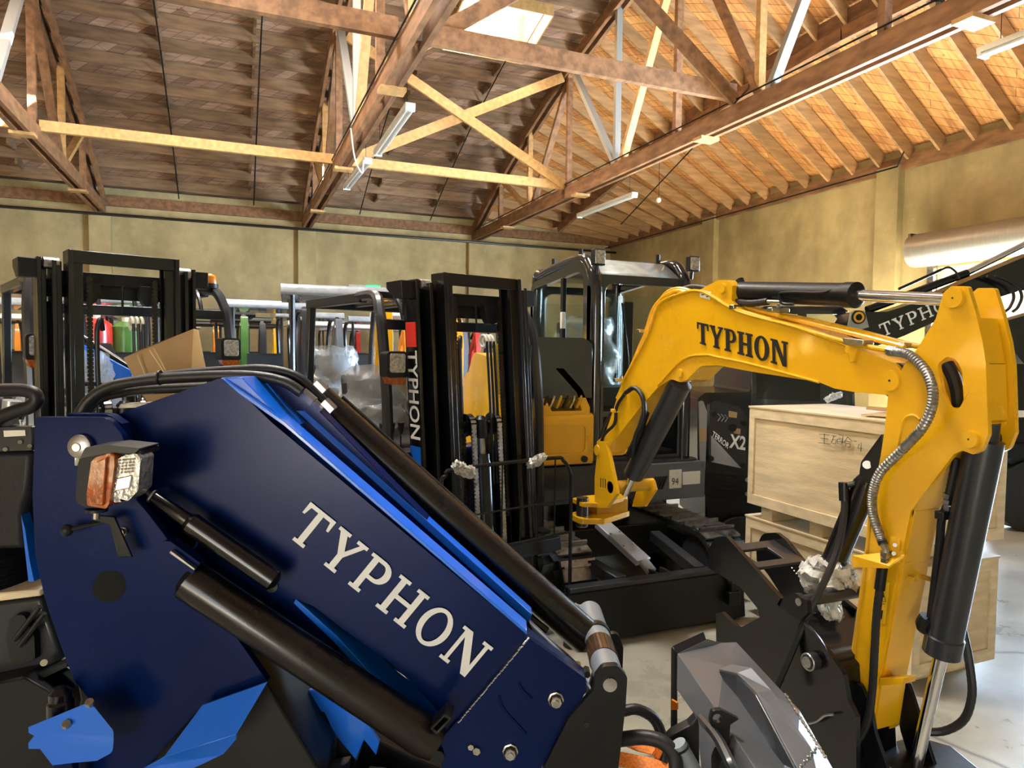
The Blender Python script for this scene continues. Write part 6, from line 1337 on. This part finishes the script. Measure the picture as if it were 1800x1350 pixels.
rows = [  # px, depth, turn, paint, roof, label
 (478, 7.6, 8, 'dark_grey', 'wrapped_canopy', 'dark canopy excavator with plastic wrapped grey roof right of the left forklift'),
 (200, 7.4, 10, 'dark_grey', 'wrapped_canopy', 'dark canopy excavator seen through the left forklift mast'),
 (30, 8.2, 14, 'dark_grey', 'wrapped_canopy', 'dark canopy excavator at the left edge behind the left forklift'),
 (745, 8.6, 4, 'orange_paint', 'white_enamel', 'orange excavator with pale roof left of the middle forklift mast'),
 (668, 9.2, 4, 'orange_paint', 'wrapped_canopy', 'orange excavator with raised stick behind the middle forklift guard'),
 (800, 11.5, 0, 'red_paint', 'wrapped_canopy', 'red canopy excavator seen between the middle forklift rails, left one'),
 (852, 12.5, 0, 'green_paint', 'white_enamel', 'green canopy excavator seen between the middle forklift rails, right one'),
 (425, 10.2, 6, 'dark_grey', 'black_satin', 'small dark machine with flat dark canopy right of the left forklift'),
 (350, 11.0, 6, 'orange_paint', 'black_satin', 'orange machine with dark canopy behind the left forklift headlight'),
 (555, 9.8, 6, 'grey_paint', 'white_enamel', 'grey canopy machine behind the middle forklift guard post'),
 (600, 12.5, 2, 'red_paint', 'wrapped_canopy', 'red machine far back between the two forklifts'),
 (500, 13.5, 2, 'orange_paint', 'black_satin', 'orange machine far back right of the wrapped grey roof'),
 (160, 10.4, 12, 'red_paint', 'wrapped_canopy', 'red canopy machine far behind the left forklift mast, left one'),
 (265, 11.6, 12, 'green_paint', 'black_satin', 'green machine far behind the left forklift mast, right one'),
 (85, 11.8, 12, 'yellow_paint', 'wrapped_canopy', 'yellow machine far behind the left forklift'),
 (10, 13.2, 12, 'orange_paint', 'black_satin', 'orange machine far back at the left edge'),
 (420, 15.0, 2, 'yellow_paint', 'white_enamel', 'yellow machine furthest back under the wall'),
 (690, 14.2, 2, 'yellow_paint', 'black_satin', 'yellow machine furthest back behind the orange sticks'),
 (330, 15.2, 2, 'blue_paint', 'wrapped_canopy', 'blue machine furthest back left of centre'),
 (130, 9.0, 12, 'grey_paint', 'wrapped_canopy', 'grey canopy machine directly behind the left forklift seat'),
 (235, 13.0, 8, 'orange_paint', 'black_satin', 'orange machine deep behind the right rail of the left mast'),
 (385, 8.8, 8, 'green_paint', 'black_satin', 'green machine with dark roof right beside the left forklift light'),
 (548, 8.2, 4, 'grey_paint', 'wrapped_canopy', 'grey machine with wrapped roof just left of the middle forklift guard'),
 (640, 11.0, 4, 'orange_paint', 'white_enamel', 'orange machine with white roof behind the middle headlight'),
 (720, 11.5, 4, 'red_paint', 'wrapped_canopy', 'red machine behind the lettered rail of the middle mast'),
 (770, 9.5, 0, 'grey_paint', 'white_enamel', 'grey machine with white roof behind the mast hoses'),
 (455, 12.0, 4, 'yellow_paint', 'black_satin', 'yellow machine with dark roof in the middle of the back rows'),
 (310, 12.6, 4, 'red_paint', 'white_enamel', 'red machine with white roof behind the cardboard box'),
 (60, 9.6, 4, 'orange_paint', 'white_enamel', 'orange machine with white roof behind the left mast rail'),
 (525, 16.0, 0, 'green_paint', 'white_enamel', 'green machine with white roof against the back wall')]
taken = [(V((-1.0, 5.4)), 1.3, 2.6), (V((1.0, 4.6)), 1.2, 2.4), (V((2.5, 4.4)), 1.5, 2.4), (V((3.1, 8.1)), 1.4, 1.1), (V((proto.location.x, proto.location.y+.3)), 1.2, 2.3), (V((place(180, 5.6).x, place(180, 5.6).y+.5)), 1.3, 1.5)]
def settle(px_, Z):
    while True:
        p = place(px_, Z); q = V((p.x, p.y+.3))
        if p.y > 18.2: return None
        if all(abs(q.x-c.x) > (a+1.15)/2 or abs(q.y-c.y) > (b+2.3)/2 for c, a, b in taken): taken.append((q, 1.15, 2.3)); return p
        Z += .15
for px_, Z, a, pt_, rf, lab in sorted(rows, key=lambda r: r[1]):
    sp = settle(px_, Z)
    if sp is None: print('no room', lab); continue
    a = a*.3
    o = dup(proto, sp, R(a), lab, None, {'yellow_paint': pt_, 'wrapped_canopy': rf})
MBs = crumple([V((0, .9, 1.0))+proto.location, V((0, 1.0, 1.25))+proto.location, V((0, 1.05, 1.62))+proto.location], [.24, .27, .2], 'plastic_cover', 'plastic_wrap', st, .02)
# second blue loader whose arm shows behind the left forklift
Bp = frontal(5.6)
t = thing('compact_loader', 'bright blue loader arm sloping behind the left forklift mast', 'loader', (camxy(180, 5.6)))
ab = MB().pp(Bp, [(120, 600), (136, 600), (232, 652), (232, 672), (205, 668), (120, 618)], .08).build('lift_arm', 'blue_bright', t, .004)
MB().cyl(Bp.pt(140, 592, .05), Bp.pt(240, 655, .05), .035).build('tilt_cylinder', 'tube_black', t)
MB().pp(Bp, [(60, 640), (135, 600), (150, 640), (240, 680), (240, 860), (60, 860)], .5, off=.1).build('body', 'black_satin', t, .02)
MB().pp(Bp, [(40, 760), (240, 760), (240, 960, 30), (40, 960, 30)], .3, off=.1).build('track', 'rubber', t, .02)
# red and green tarpaulin covered loads
for (x, y, w, h, Z, m_, l) in ((170, 590, 40, 44, 9.0, 'red_paint', 'red plastic covered load seen left inside the left mast'), (222, 596, 38, 46, 9.3, 'green_paint', 'green tank seen right inside the left mast')):
    c = camxy(x, Z); s = Z/1200; z = 1.6-(y-619)*s
    t = thing('covered_load', l, 'load', c)
    MB().pcyl((c.x, c.y, 0), (c.x, c.y, z+h/2*s), [(0, w*s*.6), (z, w*s*.62), (z+h*.3*s, w*s*.6), (z+h/2*s, w*s*.3)], 18).build('cover', m_, t)
    MB().cyl((c.x, c.y, z+h/2*s-.02), (c.x, c.y, z+h/2*s+.06), .05).build('knot', 'sticker', t)
# single tall steel mast far left
